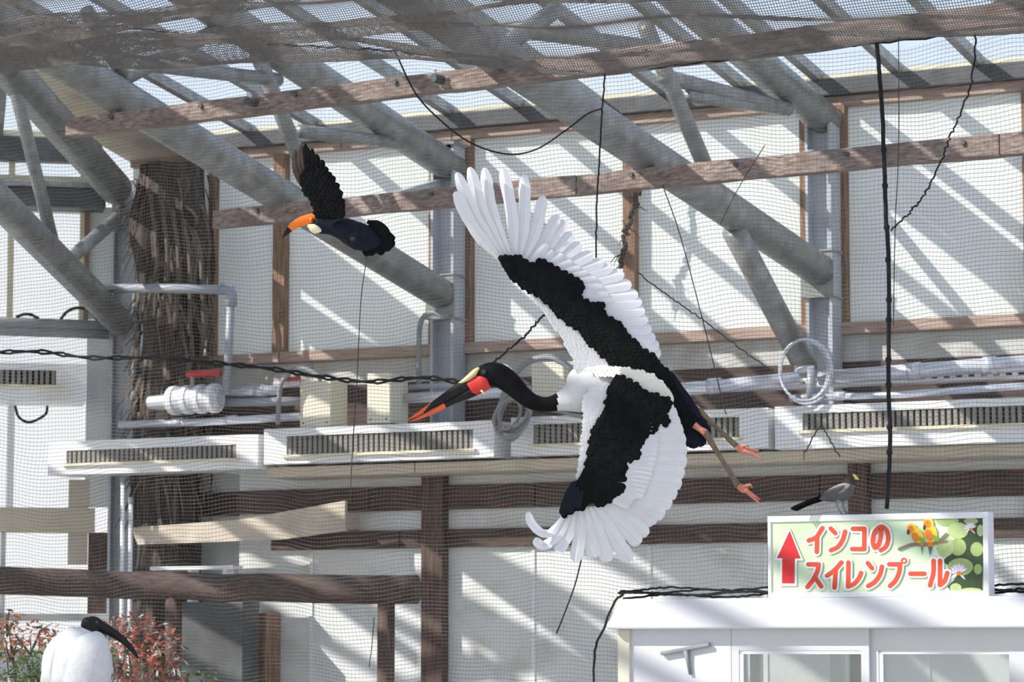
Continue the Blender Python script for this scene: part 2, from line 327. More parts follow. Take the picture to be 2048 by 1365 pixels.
column(B, U2, 5.98, 'grey steel H column beside the coil of silvery wire')
column(B, U3, 5.98, 'grey steel H column past the right end of the sign')
column(H, 0.0, 5.9, 'grey steel corner column below the hip truss', 4.62, False)
ip = lambda x, y: in_plane(B, x, y, U2)
ip1 = lambda x, y: in_plane(B, x, y, U1)
far = [((9.0, 5.85), (8.0, 7.0), 0.06), ((8.0, 7.0), (11.2, 6.3), 0.06), ((11.2, 6.3), (10.8, 7.5), 0.06), ((10.8, 7.5), (14.0, 6.7), 0.06)]
webs2 = [(ip(1290, 50), ip(1445, 415), 0.062), (ip(1325, 152), ip(1575, 218), 0.058), (ip(1375, 192), ip(1575, 222), 0.045), (ip(1000, 100), ip(1110, 20), 0.06), (ip(1050, 62), ip(1285, 92), 0.055)] + far
webs1 = [(ip1(500, 72), ip1(632, 400), 0.062), (ip1(598, 262), ip1(835, 292), 0.058), (ip1(245, 158), ip1(450, 52), 0.06), (ip1(300, 130), ip1(556, 160), 0.055), (ip1(172, 20), ip1(245, 150), 0.055)] + far
knee = (ip(1468, 462), ip(1612, 738))
def truss(fr, u, label, webs, zb, ztp, kn=False, bracket=True, wa=0.33, wt=0.1, we=16.0):
    t = thing('roof_truss', fr.pt(u, 0, 4.5) + ZV * zb(4.5), label, 'truss', 'tubular steel roof trusses')
    mb = MB(); mb.tube([fr.pt(u, zb(w_), w_) for w_ in (wa, 2.5, 5.0, we)], 0.135, 20); mb.build('bottom_chord', M['steel'], t, smooth=True)
    mb = MB(); mb.tube([fr.pt(u, ztp(w_), w_) for w_ in (wt, 2.5, 5.0, we)], 0.135, 20); mb.build('top_chord', M['steel'], t, smooth=True)
    for (p, q, r) in webs:
        if max(p[0], q[0]) > we - 0.2: continue
        mb = MB(); mb.tube([fr.pt(u, p[1], p[0]), fr.pt(u, q[1], q[0])], r, 12); mb.build('web_member', M['steel'], t, smooth=True)
    if kn:
        (p, q) = knee
        mb = MB(); mb.tube([fr.pt(u, p[1], p[0]), fr.pt(u, q[1], max(q[0], 0.32))], 0.095, 14); mb.build('knee_brace', M['steel'], t, smooth=True)
    if bracket:
        mb = MB(); mb.bar(fr.pt(u - 0.05, 5.62, 0.3), fr.pt(u - 0.05, 5.28, 1.5), 0.06, 0.07); mb.build('bracket', M['column'], t)
truss(B, U1, 'tubular grey steel truss whose lower chord passes behind the toucan', webs1, lambda w_: 4.62 + 0.187 * (w_ - 0.15), lambda w_: 5.78 + 0.174 * (w_ - 0.15), we=9.6)
truss(B, U2, 'tubular grey steel truss ending beside the coil of silvery wire', webs2, lambda w_: 4.66 + 0.133 * (w_ - 0.3), lambda w_: 5.92 + 0.152 * (w_ - 0.1), True)
truss(B, U3, 'tubular grey steel truss crossing the corner above the sign', webs2, lambda w_: 4.64 + 0.15 * (w_ - 0.3), lambda w_: 5.88 + 0.155 * (w_ - 0.1))
for k in range(3): truss(L, -3.6 - 3.5 * k, ('unseen tubular grey steel truss added for shade over the glazed left wall next to the hip truss', 'unseen tubular grey steel truss added for shade over the glazed left wall, second from the hip truss', 'unseen tubular grey steel truss added for shade over the glazed left wall, third from the hip truss')[k], webs1, lambda w_: 4.62 + 0.16 * (w_ - 0.2), lambda w_: 5.84 + 0.158 * (w_ - 0.1), False, False, 0.43, 0.43, 10.0 if k == 0 else 16.0)  # unseen trusses, added for the shade they cast into the hall
t = thing('hip_truss', A2 + HD * 4 + ZV * 5.3, 'tubular grey steel hip truss running to the corner of the walls', 'truss')
def hp(x, y): w_, z_ = in_plane(H, x, y, 0.0); return H.pt(0, z_, w_)
def hline(x0, y0, x1, y1, r, name, ext=0.0):
    p, q = hp(x0, y0), hp(x1, y1); p = p + (p - q) * ext; mb = MB(); mb.tube([p, (p + q) / 2, q], r, 16); mb.build(name, M['steel'], t, smooth=True)
hline(0, 118, 232, 378, 0.15, 'top_chord', 2.2); hline(0, 405, 240, 645, 0.13, 'bottom_chord', 1.6)
hline(16, 118, 108, 495, 0.055, 'web_member'); hline(138, 520, 245, 428, 0.06, 'web_member')
mb = MB(); mb.tube([L.px(x, y, 0.35) for x, y in ((200, 376), (226, 384), (240, 410), (238, 440), (225, 462))], 0.05, 10); mb.build('elbow', M['steel'], t, smooth=True)

# big dark duct on the left wall
t = thing('steel_duct', L.pt(lu(100), lz(100, 400), 0.2), 'dark grey steel duct along the top of the left windows', 'duct')
lbox('duct_body', 'steel_dark', None, 212, 374, 414, 0.075, 0.4, 0.02, t); lbox('duct_lid', 'steel', None, 220, 362, 374, 0.05, 0.42, 0.01, t)

def beam_axis(p0, w0, p1, w1):
    """Beam through two points of its lower edge (pixels), each at its own distance from the wall, just under the chords it hangs from."""
    return B.px(*p0, w0), B.px(*p1, w1)
def beam(axis, x0, x1, h, label, th=0.1):
    pa, pb = axis; d_ = (pb - pa) / np.linalg.norm(pb - pa); nb = np.array([d_[1], -d_[0], 0.0]); nb /= np.linalg.norm(nb); nb = nb if nb @ B.N > 0 else -nb
    def at(x): q = hit(x, 300, pa, nb); return pa + d_ * ((q - pa) @ d_)
    p, q = at(x0), (at(x1) if x1 < 2500 else pa + d_ * 7.5); n = 14; vs = []; fs = []; mb = MB()
    for i in range(n + 1):
        c = p + (q - p) * i / n; jt = lambda: random.uniform(-0.006, 0.006)
        for zz, ww in ((0, -th), (0, 0), (h, 0), (h, -th)): vs.append(c + ZV * (zz + jt()) + nb * (ww + jt() * 0.5))
    for i in range(n):
        for k in range(4): fs.append((4 * i + k, 4 * i + (k + 1) % 4, 4 * i + 4 + (k + 1) % 4, 4 * i + 4 + k))
    fs += [(3, 2, 1, 0), tuple(4 * n + k for k in range(4))]; mb.add(vs, fs)
    t = thing('timber_beam', (p + q) / 2, label, 'beam', 'timber beams under the trusses'); mb.build('timber', M['wood_h'], t, bevel=0.008)
    for uu, zc in ((U1, 4.62 - 0.187 * 0.15), (U2, 4.66 - 0.133 * 0.3), (U3, 4.64 - 0.15 * 0.3)):      # steel straps up to the chord above
        f_ = (uu - (p - B.A) @ B.U) / ((q - p) @ B.U)
        if not 0.01 < f_ < 0.99: continue
        c = p + (q - p) * f_ - nb * th / 2; w_ = (c - B.A) @ B.N; top = zc + (0.187, 0.133, 0.15)[(U1, U2, U3).index(uu)] * w_ - 0.12
        if top > c[2] + h + 0.01: mb = MB(); mb.bar(c + ZV * (h - 0.02), np.array([c[0], c[1], top]), 0.05, 0.02, upv=B.U); mb.build('strap', M['steel'], t)
    L_ = np.linalg.norm(q - p); x_ = 0.5
    while x_ < L_:
        c = p + d_ * x_ + ZV * (h / 2 + 0.03); mb = MB(); mb.tube([c - nb * 0.005, c + nb * 0.02], 0.018, 8); mb.build('bolt', M['steel_dark'], t); x_ += 0.9
    return nb
ax1 = beam_axis((205, 264), 5.3, (1160, 150), 6.2); ax3 = beam_axis((1160, 150), 6.31, (2048, 46), 6.52); ax2 = beam_axis((680, 433), 3.2, (1348, 371), 3.85)
hb1 = B.z(616, 176, 5.7) - B.z(616, 215, 5.7); hb2 = B.z(1348, 330, 3.85) - B.z(1348, 371, 3.85)
beam(ax1, 128, 1185, hb1, 'weathered wooden beam high under the roof above the toucan')
nb3 = beam(ax3, 1150, 3000, hb1, 'weathered wooden beam high under the roof above the column with the wire coil')
beam(ax2, 428, 1152, hb2, 'weathered wooden beam passing behind the toucan and the stork wing tip')
beam(ax2, 1154, 1998, hb2, 'weathered wooden beam between the stork wing and the thick hanging rope')
beam(ax2, 2000, 3000, hb2, 'weathered wooden beam butted on the end of another, past the thick hanging rope')
def clamp(x, y, label):
    d_ = ax1[1] - ax1[0]; nb = np.array([d_[1], -d_[0], 0.0]) / np.linalg.norm(d_); nb = nb if nb @ B.N > 0 else -nb
    p = hit(x, y, ax1[0], nb); t = thing('cable_clamp', p, label, 'clamp')
    mb = MB(); mb.tube([p - nb * 0.01, p + nb * 0.09], 0.03, 10); mb.build('clamp_body', M['steel_dark'], t)
    mb = MB(); mb.tube([p + nb * 0.06 + ZV * 0.02, p + nb * 0.08 + ZV * 0.06], 0.014, 8); mb.build('clamp_screw', M['white_metal'], t)
clamp(512, 206, 'small dark cable clamp on the upper beam near the toucan wing'); clamp(884, 160, 'small dark cable clamp on the upper beam beside the drooping cable')

# ------------------------------------------------------------------ services on the back wall
def fan_coil(x0, x1, gx0, gx1, ref, label, fr=B, wf=1.0, wbk=0.48, arms=None, wall=0.34):
    rx, ty, by, g0, g1 = ref; z1, z0 = fr.z(rx, ty, wf), fr.z(rx, by, wf); gz1, gz0 = fr.z(rx, g0, wf), fr.z(rx, g1, wf); ym = (ty + by) / 2
    u0, u1, v0, v1 = [fr.u(x, ym, wf) for x in (x0, x1, gx0, gx1)]
    t = thing('fan_coil_unit', fr.pt((u0 + u1) / 2, z0, (wf + wbk) / 2), label, 'heater', 'white fan coil units on the walls')
    mb = MB()
    d = 0.24                                            # front face as four slabs around the grille opening
    mb.box(fr, u0, u1, z0, z1, wbk, wf - d); mb.box(fr, u0, u1, gz1, z1, wf - d, wf); mb.box(fr, u0, u1, z0, gz0, wf - d, wf); mb.box(fr, u0, v0, gz0, gz1, wf - d, wf); mb.box(fr, v1, u1, gz0, gz1, wf - d, wf)
    mb.build('casing', M['white_metal'], t)
    mb = MB(); mb.box(fr, v0, v1, gz0, gz1, wf - d, wf - d + 0.008); g = mb.build('grille', M['grille'], t)
    n = max(4, int((v1 - v0) / 0.05)); base = None
    for i in range(n):
        uu = v0 + (v1 - v0) * (i + 0.5) / n
        if base is None:
            mb = MB(); mb.box(fr, uu - 0.015, uu + 0.015, gz0, gz1, wf - 0.06, wf - 0.012); base = mb.build('slat', M['grille'], g)
        else:
            o = base.copy(); C.objects.link(o); o.location = Vector(base.location) + Vector((fr.U * ((v1 - v0) / n * i)).tolist())
    mb = MB(); mb.box(fr, v0 - 0.03, v1 + 0.03, gz0 - 0.025, gz0 - 0.004, wf, wf + 0.03); mb.build('drip_lip', M['seal'], t)
    for uu in (arms or (u0 + 0.12, u1 - 0.12)):
        mb = MB(); mb.box(fr, uu - 0.02, uu + 0.02, z0 + 0.02, z0 + 0.07, wall - 0.005, wbk + 0.01); mb.build('bracket', M['white_metal'], t)
    return t
fan_coil(96, 516, 133, 472, (300, 877, 945, 896, 922), 'white fan coil unit below the dark palm trunk', B, 1.0, 0.66, (-2.1, -1.97), 0.0)
fan_coil(528, 988, 573, 946, (760, 850, 922, 866, 904), 'white fan coil unit under the two cream boxes')
fan_coil(1022, 1536, 1066, 1478, (1270, 826, 905, 842, 882), 'white fan coil unit behind the stork lower wing')
fan_coil(1550, 2200, 1605, 2150, (1760, 806, 893, 822, 856), 'white fan coil unit under the silver pipes beside the hanging rope')
fan_coil(-260, 172, -200, 112, (80, 727, 803, 741, 770), 'white fan coil unit on the left wall under the black twisted cable', L, 0.6, 0.06, None, 0.0)
def jbox(x0, x1, y0, y1, w0, w1, label):
    xm = (x0 + x1) / 2; u0, u1 = B.u(x0, (y0 + y1) / 2, w1), B.u(x1, (y0 + y1) / 2, w1); z0, z1 = B.z(xm, y1, w1), B.z(xm, y0, w1)
    t = thing('junction_box', B.pt((u0 + u1) / 2, z0, w1), label, 'box', 'cream junction boxes on the wall')
    mb = MB(); mb.box(B, u0, u1, z0, z1, w0, w1 - 0.03); mb.build('body', M['cream'], t, bevel=0.01)
    mb = MB(); mb.box(B, u0 - 0.006, u1 + 0.006, z0 - 0.006, z1 + 0.006, w1 - 0.03, w1); mb.build('lid', M['cream'], t, bevel=0.008)
    for uu in (u0 + 0.03, u1 - 0.03):
        mb = MB(); mb.tube([B.pt(uu, z0 + 0.03, w1), B.pt(uu, z0 + 0.03, w1 + 0.006)], 0.008, 8); mb.build('screw', M['steel_dark'], t)
jbox(601, 660, 758, 853, 0.65, 0.95, 'cream junction box with a grey cable looped over its top')
jbox(735, 779, 748, 846, 0.62, 0.95, 'narrow cream junction box next to the stork bill tip')
jbox(1064, 1126, 726, 806, 0.6, 0.75, 'cream junction box behind the stork neck')
# pipes along the wall
def upipe(pts, r, m, name, label, w_=0.6, cat='pipe', collars=(), sides=14, group=None):
    path = [B.px(x, y, w_) for x, y in pts]; t = thing(name, path[0], label, cat, group)
    mb = MB(); mb.tube(path, r, sides); mb.build('tube', M[m], t, smooth=True)
    for i in collars:
        p = path[0] + (path[-1] - path[0]) * i; q = p + (path[-1] - path[0]) / np.linalg.norm(path[-1] - path[0]) * 0.1
        mb = MB(); mb.tube([p, q], r * 1.18, sides); mb.build('collar', M[m], t, smooth=True)
    return t
upipe([(1640, 757), (1900, 737), (2250, 711)], 0.06, 'lagging', 'insulated_pipe', 'thick silver lagged pipe right of the wire coil', 0.8, collars=(0.3, 0.55))
upipe([(1300, 784), (1450, 772), (1600, 757)], 0.055, 'lagging', 'insulated_pipe', 'thick silver lagged pipe between the stork legs and the wire coil', 0.8, collars=(0.4,))
upipe([(1592, 797), (1800, 790), (2250, 758)], 0.028, 'lagging', 'thin_pipe', 'thin silver pipe lying along the top of the fan coil unit', 0.9, collars=(0.02, 0.12))
upipe([(815, 797), (940, 790), (1060, 782)], 0.045, 'lagging', 'insulated_pipe', 'silver lagged pipe behind the stork bill', 0.7, collars=(0.5,))
upipe([(820, 775), (940, 770), (1040, 764)], 0.022, 'pipe', 'thin_pipe', 'thin grey pipe above the silver pipe behind the stork bill', 0.7)
upipe([(440, 786), (560, 781)], 0.045, 'lagging', 'insulated_pipe', 'short silver lagged pipe running from the lagged valve', 0.7, collars=(0.6,))
upipe([(445, 806), (600, 803)], 0.04, 'pipe', 'thin_pipe', 'grey pipe just under the short silver lagged pipe', 0.7)
upipe([(240, 850), (400, 845), (600, 834)], 0.035, 'lagging', 'thin_pipe', 'long thin silver pipe above the fan coil unit by the palm trunk', 0.8, collars=(0.3, 0.6))
# perforated cable tray
z0 = B.z(1850, 764, 0.7); u0, u1 = B.u(1380, 790, 0.7), B.u(2250, 720, 0.7)
t = thing('cable_tray', B.pt((u0 + u1) / 2, z0, 0.7), 'perforated white cable tray under the thick silver pipes', 'tray')
mb = MB(); zt = 0.075; n = int((u1 - u0) / 0.1)
mb.box(B, u0, u1, z0, z0 + 0.022, 0.68, 0.7); mb.box(B, u0, u1, z0 + 0.045, z0 + 0.07, 0.68, 0.7); mb.box(B, u0, u1, z0, z0 + 0.008, 0.5, 0.68)
for i in range(n): mb.box(B, u0 + i * 0.1, u0 + i * 0.1 + 0.045, z0 + 0.022, z0 + 0.045, 0.68, 0.7)
mb.build('tray', M['white_metal'], t)
# H-shaped pipe hanger under the coil
t = thing('pipe_hanger', B.px(1625, 800, 0.95), 'pale grey pipe hanger in front of the silvery wire coil', 'bracket')
mb = MB(); mb.tube([B.px(1623, 740, 0.95), B.px(1621, 798, 0.95)], 0.035, 12); mb.build('stem', M['pipe'], t, smooth=True)
mb = MB(); mb.tube([B.px(1590, 740, 0.95), B.px(1628, 738, 0.95)], 0.028, 12); mb.build('arm', M['lagging'], t, smooth=True)
mb = MB(); mb.tube([B.px(1580, 798, 0.95), B.px(1645, 795, 0.95)], 0.03, 12); mb.build('foot', M['pipe'], t, smooth=True)
# silvery wire coil
def coil(cx, cy, rx, ry, turns, r, m, name, label, cat, w_=0.9, jit=4, tilt=0.0, seg=40, lo=0.92):
    t = thing(name, B.px(cx, cy + ry, w_), label, cat)
    for k in range(turns):
        ax, ay = rx * random.uniform(lo, 1.03), ry * random.uniform(lo, 1.03); ox, oy = random.uniform(-jit, jit), random.uniform(-jit, jit); ph = random.random() * 6; path = []
        for i in range(seg + 1):
            q = ph + 2 * math.pi * i / seg; x, y = cx + ox + ax * math.cos(q) + tilt * math.sin(q) * ry, cy + oy + ay * math.sin(q)
            path.append(B.px(x, y, w_ + 0.015 * k + 0.02 * math.sin(3 * q + ph)))
        mb = MB(); mb.tube(path, r, 6, caps=False); mb.build('loop', M[m], t, smooth=True)
    return t
coil(1611, 744, 52, 64, 3, 0.011, 'lagging', 'wire_coil', 'coil of silvery wire hung over the pipes below the steel column', 'wire', 1.05)
coil(1022, 830, 34, 46, 8, 0.013, 'hose', 'hose_coil', 'bundle of thin grey hose hung on the unit behind the stork neck', 'hose', 1.15, 9, -0.2, 40, 0.6)
def line(pts, r, m, name, label, cat, depth=None, w_=None, fr=B, n=40, sides=6, wob=0.0, group=None, twist=0):
    q = spl(pts, n); path = [(P(x, y, depth) if depth else fr.px(x, y, w_)) for x, y in q]
    t = thing(name, path[-1], label, cat, group); path = np.array(path)
    if twist:
        for ph in (0, math.pi):
            off = np.array([[0, 0.006 * math.sin(twist * i + ph), 0.012 * math.cos(twist * i + ph) * (1 if (i // 9) % 2 == 0 else 0.45)] for i in range(n)])
            mb = MB(); mb.tube(path + off, r, sides); mb.build('strand', M[m], t, smooth=True)
    else:
        if wob: path = path + rng.normal(0, wob, path.shape)
        mb = MB(); mb.tube(path, r, sides); mb.build('strand', M[m], t, smooth=True)
    return t
line([(1003, 800), (1020, 765), (1050, 728), (1090, 715), (1120, 722), (1150, 745)], 0.028, 'hose', 'thick_hose', 'thick grey hose arching over to the cream box behind the stork neck', 'hose', w_=1.05)
line([(1060, 812), (1110, 822), (1165, 835)], 0.016, 'hose', 'thin_hose', 'short grey hose running below the black stork neck', 'hose', w_=1.1)
line([(556, 850), (558, 800), (562, 770), (580, 745), (605, 738), (630, 748), (642, 760)], 0.022, 'hose', 'cable_loop', 'grey cable looped over the cream box and down to the unit', 'cable', w_=1.07)
line([(838, 775), (838, 700), (840, 652), (850, 632), (870, 626), (893, 636)], 0.024, 'hose', 'conduit', 'grey conduit hooked up to the foot of the steel column', 'conduit', w_=0.5)
# pipe with elbow
t = thing('elbow_pipe', B.px(455, 790, 0.9), 'grey pipe with an elbow in front of the palm trunk', 'pipe')
mb = MB(); mb.tube([B.px(185, 578, 0.9), B.px(320, 577, 0.9), B.px(452, 580, 0.9)], 0.042, 14); mb.build('run', M['pipe'], t, smooth=True)
mb = MB(); mb.tube([B.px(462, 585, 0.9), B.px(458, 690, 0.9), B.px(452, 790, 0.9)], 0.036, 14); mb.build('drop', M['pipe'], t, smooth=True)
mb = MB(); mb.tube([B.px(444, 579, 0.9), B.px(460, 580, 0.9), B.px(463, 592, 0.9), B.px(462, 612, 0.9)], 0.052, 14); mb.build('elbow', M['pipe'], t, smooth=True)
# lagged valve
t = thing('lagged_valve', B.px(388, 830, 0.95), 'valve wrapped in striped silver lagging with a red lever', 'valve')
mb = MB(); mb.tube([B.px(300, 806, 0.9), B.px(335, 804, 0.9), B.px(342, 802, 0.9), B.px(432, 797, 0.9), B.px(440, 797, 0.9)], [0.06, 0.07, 0.12, 0.12, 0.06], 18); mb.build('body', M['lagging'], t, smooth=False)
for x in (345, 372, 398, 424):
    mb = MB(); mb.tube([B.px(x, 802 - (x - 345) * 0.06, 0.9), B.px(x + 10, 801.5 - (x - 345) * 0.06, 0.9)], 0.13, 18); mb.build('band', M['white_metal'], t)
mb = MB(); mb.tube([B.px(385, 775, 0.95), B.px(385, 752, 0.95)], 0.02, 10); mb.build('spindle', M['steel'], t)
mb = MB(); mb.tube([B.px(374, 750, 0.95), B.px(385, 748, 0.95), B.px(440, 746, 0.95)], [0.024, 0.032, 0.032], 10); mb.build('lever', M['red'], t, smooth=True)
t = thing('small_valve', B.px(570, 775, 0.95), 'small silver valve with a dull red lever beside the cream box', 'valve')
mb = MB(); mb.tube([B.px(552, 768, 0.95), B.px(575, 766, 0.95), B.px(600, 764, 0.95)], [0.035, 0.04, 0.03], 12); mb.build('body', M['lagging'], t, smooth=True)
mb = MB(); mb.tube([B.px(560, 760, 1.0), B.px(600, 757, 1.0)], 0.018, 10); mb.build('lever', M['red'], t, smooth=True)
# grey pipe bundle on the left wall
t = thing('pipe_bundle', L.pt(lu(100), lz(100, 668), 0.4), 'pair of thick grey lagged pipes along the left windows', 'pipe')
for y, r in ((646, 0.052), (662, 0.045)):
    mb = MB(); mb.tube([L.px(-500, y - 18, 0.3), L.px(0, y, 0.3), L.px(219, y + 7, 0.3)], r, 14); mb.build('tube', M['hose'], t, smooth=True)
line([(32, 635), (48, 629), (62, 630), (78, 638)], 0.014, 'black', 'cable_loop', 'black cable lying on the pipes by the window mullion', 'cable', w_=0.3, fr=L)
line([(120, 641), (134, 624), (155, 616), (178, 622), (196, 642)], 0.014, 'black', 'cable_loop', 'black cable humped over the pipes by the corner column', 'cable', w_=0.3, fr=L)
line([(30, 812), (38, 835), (60, 845), (90, 830), (95, 812)], 0.012, 'black', 'cable_loop', 'black cable hanging in a loop under the left wall unit', 'cable', w_=0.45, fr=L)
# fluorescent poles at the left
for k, (x, y0, y1) in enumerate(((246, 960, 1136), (262, 1000, 1136))):
    t = thing('white_pole', B.px(x, y1, 0.9), ('taller thin white pole beside the unit by the palm trunk', 'shorter thin white pole next to the taller one')[k], 'pole')
    mb = MB(); mb.tube([B.px(x, y0, 0.9), np.array([*B.px(x, y1, 0.9)[:2], 0.0])], 0.02, 10); mb.build('tube', M['white_metal'], t, smooth=True)
    mb = MB(); p = B.px(x, y0, 0.9); mb.tube([p - ZV * 0.04, p + ZV * 0.02], 0.026, 10); mb.build('cap', M['steel'], t)

# palm trunk in the corner, with hanging fibre
def trunk():
    w_ = 0.39; t = thing('palm_trunk', np.array([*B.px(335, 900, w_)[:2], 0.0]), 'dark shaggy palm trunk standing in the corner behind the net', 'tree')
    base = np.array([*B.px(335, 900, w_)[:2], 0.0]); top = B.px(345, 330, w_)
    mb = MB(); n, k = 26, 34; vs = []; fs = []
    for i in range(n + 1):
        c = base + (top - base) * i / n; R = 0.27 + 0.03 * math.sin(i * 0.9)
        if i > n - 4: R *= 1.12
        for j in range(k):
            q = 2 * math.pi * j / k; r = R * (1 + 0.10 * math.sin(5 * q + i * 0.7) + 0.08 * math.sin(11 * q - i * 0.4) + random.uniform(-0.05, 0.05))
            vs.append(c + np.array([r * math.cos(q), r * math.sin(q) * 0.8, 0]))
    fs = [(i * k + j, i * k + (j + 1) % k, (i + 1) * k + (j + 1) % k, (i + 1) * k + j) for i in range(n) for j in range(k)] + [tuple(n * k + j for j in range(k))]
    mb.add(vs, fs); mb.build('trunk', M['bark'], t)
    mb = MB()
    for i in range(260):                                   # ragged strips of fibre
        q = random.uniform(0, 2 * math.pi); f_ = random.uniform(0.52, 1.0); c = base + (top - base) * f_; R = random.uniform(0.27, 0.36)
        ln = random.uniform(0.25, 0.8); wd = random.uniform(0.008, 0.03); tn = np.array([-math.sin(q), math.cos(q), 0]); rd = np.array([math.cos(q), math.sin(q) * 0.8, 0]); vs = []
        for s_ in range(5):
            cc = c + rd * (R + 0.05 * math.sin(s_ * 1.3 + q) + 0.03 * s_) - ZV * ln * s_ / 4 + tn * 0.03 * math.sin(s_ + i); wl_ = wd * (1 - 0.2 * s_)
            pr_ = []
            for e_ in (cc - tn * wl_, cc + tn * wl_): w0_ = (e_ - B.A) @ B.N; pr_.append(e_ + B.N * (np.clip(w0_, 0.15, 0.63) - w0_))
            vs += pr_
        mb.add(vs, [(2 * s_, 2 * s_ + 1, 2 * s_ + 3, 2 * s_ + 2) for s_ in range(4)])
    mb.build('fibre', M['fibre'], t, stuff=True)
    for i in range(5):                                     # old frond stalks
        x0 = 300 + 22 * i; mb = MB(); mb.tube(spl([B.px(x0, 380 + 20 * i, w_ + 0.3), B.px(x0 + 14, 520, w_ + 0.36), B.px(x0 + 8 * i - 10, 640 + 10 * i, w_ + 0.34)], 10), 0.022, 8); mb.build('frond_stalk', M['fibre'], t, smooth=True)
trunk()
# rail and slanted boards at the lower left
p, q = L.px(-300, 1150, 2.6), P(835, 1180, 23.6)
t = thing('log_rail', (p + q) / 2, 'dark log rail across the lower left behind the net', 'rail')
mb = MB(); pp = spl([p, L.px(0, 1162, 2.6), L.px(300, 1170, 2.6), P(620, 1177, 23.9), q], 14); mb.tube(pp + rng.normal(0, 0.006, pp.shape), 0.115, 14); mb.build('rail', M['wood_dark'], t, smooth=True)
for x in (-120, 390, 800):
    c = pp[np.argmin([abs((CX + F * v[0] / v[1]) - x) for v in pp])] * np.array([1, 1, 0]); mb = MB(); mb.tube([c, c + ZV * pp[6][2]], 0.07, 12); mb.build('rail_post', M['wood_darkv'], t, smooth=True)
def slab(name, px, w_, th, m, label, cat):
    pts = [B.px(x, y, w_) for x, y in px]; k = len(pts); mb = MB()
    mb.add(pts + [p_ - B.N * th for p_ in pts], [tuple(range(k)), tuple(range(2 * k - 1, k - 1, -1))] + [(i, k + i, k + (i + 1) % k, (i + 1) % k) for i in range(k)])
    t = thing(name, pts[0], label, cat); mb.build('board', M[m], t)
    for x in (570, 665):
        uu = B.u(x, 1045, w_); z_ = B.z(x, 1045, w_); mb = MB(); mb.box(B, uu - 0.03, uu + 0.03, z_ - 0.05, z_ + 0.05, WL - 0.005, w_ - th + 0.005); mb.build('spacer', M['beige'], t)
    return t
slab('slanted_board', [(262, 1056), (480, 1040), (690, 1002), (690, 1062), (560, 1080), (275, 1090)], 0.75, 0.04, 'beige', 'pale beige slanted board fixed on the wall behind the net', 'board')
mb = MB(); u0, u1 = B.u(300, 1140, 0.93), B.u(465, 1140, 0.93); zs0 = B.z(380, 1140, 0.93); ws = thing('white_shelf', B.pt((u0 + u1) / 2, zs0, 0.85), 'narrow white shelf edge just above the log rail', 'shelf'); mb.box(B, u0, u1, zs0, B.z(380, 1133, 0.93), 0.76, 0.93); mb.build('board', M['white_metal'], ws)
for uu in (B.u(385, 1170, 0.85), B.u(455, 1170, 0.85)):
    mb = MB(); mb.box(B, uu - 0.02, uu + 0.02, B.z(420, 1205, 0.95) - 0.005, zs0 + 0.005, 0.78, 0.9); mb.build('bracket', M['white_metal'], ws)
mb = MB(); u0, u1 = B.u(362, 1280, 0.95), B.u(486, 1280, 0.95); mb.box(B, u0, u1, 0, B.z(420, 1205, 0.95), 0.68, 0.95)
mb.build('grey_cabinet', M['steel_dark'], label='grey green metal cabinet standing behind the red leaved shrub', cat='cabinet', bevel=0.01)
mb = MB(); u0, u1 = B.u(494, 1280, 0.6), B.u(532, 1280, 0.6); mb.box(B, u0, u1, 0, B.z(510, 1225, 0.6), 0.36, 0.6)
mb.build('wooden_post', M['wood_v'], label='reddish brown wooden post beside the grey cabinet', cat='post', bevel=0.01)

# ------------------------------------------------------------------ aviary net
WN = 6.7; WK = 7.0
def mesh_np(name, V, Q, m, parent, label=None, stuff=True):
    lo, hi = V.min(0), V.max(0); c = (lo + hi) / 2; c[2] = lo[2]
    me = bpy.data.meshes.new(name); me.vertices.add(len(V)); me.vertices.foreach_set('co', (V - c).astype(np.float32).ravel())
    me.loops.add(len(Q) * 4); me.loops.foreach_set('vertex_index', Q.astype(np.int32).ravel()); me.polygons.add(len(Q))
    me.polygons.foreach_set('loop_start', np.arange(0, 4 * len(Q), 4, dtype=np.int32)); me.update(calc_edges=True)
    me.materials.append(m); o = bpy.data.objects.new(name, me); C.objects.link(o); fin(o, c, parent, label, None, None, 'stuff' if stuff else None); return o
def strands(G, e1, e2, r):
    """G: (k strands, n points, 3) -> three-sided tubes."""
    k, n, _ = G.shape; ang = np.array([0, 2.0944, 4.18879])
    off = r * (np.cos(ang)[:, None] * e1 + np.sin(ang)[:, None] * e2)
    V = (G[:, :, None, :] + off[None, None]).reshape(-1, 3)
    i, j, s = np.meshgrid(np.arange(k), np.arange(n - 1), np.arange(3), indexing='ij'); b_ = (i * n + j) * 3; s2 = (s + 1) % 3
    return V, np.stack([b_ + s, b_ + s2, b_ + 3 + s2, b_ + 3 + s], -1).reshape(-1, 4)
def join(parts):
    Vs, Qs, o = [], [], 0
    for V, Q in parts: Vs.append(V); Qs.append(Q + o); o += len(V)
    return np.vstack(Vs), np.vstack(Qs)
PITCH = 0.0242
nu0, nu1 = B.u(-60, 700, WN) - 0.6, B.u(2110, 700, WN) + 0.5
edge_px = [(-400, 20), (-150, 62), (-95, 104), (-2, 104), (40, 58), (110, 44), (250, 54), (500, 86), (800, 103), (960, 128), (1200, 148), (1400, 126), (1700, 92), (2048, 58), (2400, 20)]
eu = np.array([B.u(x, y, WN) for x, y in edge_px]); ez = np.array([B.z(x, y, WN) for x, y in edge_px])
ztopf = lambda u: np.interp(u, eu, ez)
UKL = B.u(1212, 1230, WK) - 0.05                                     # the kiosk starts here: the net stops on its roof
ZROOF = B.z(1600, 1196, WK) + 0.06
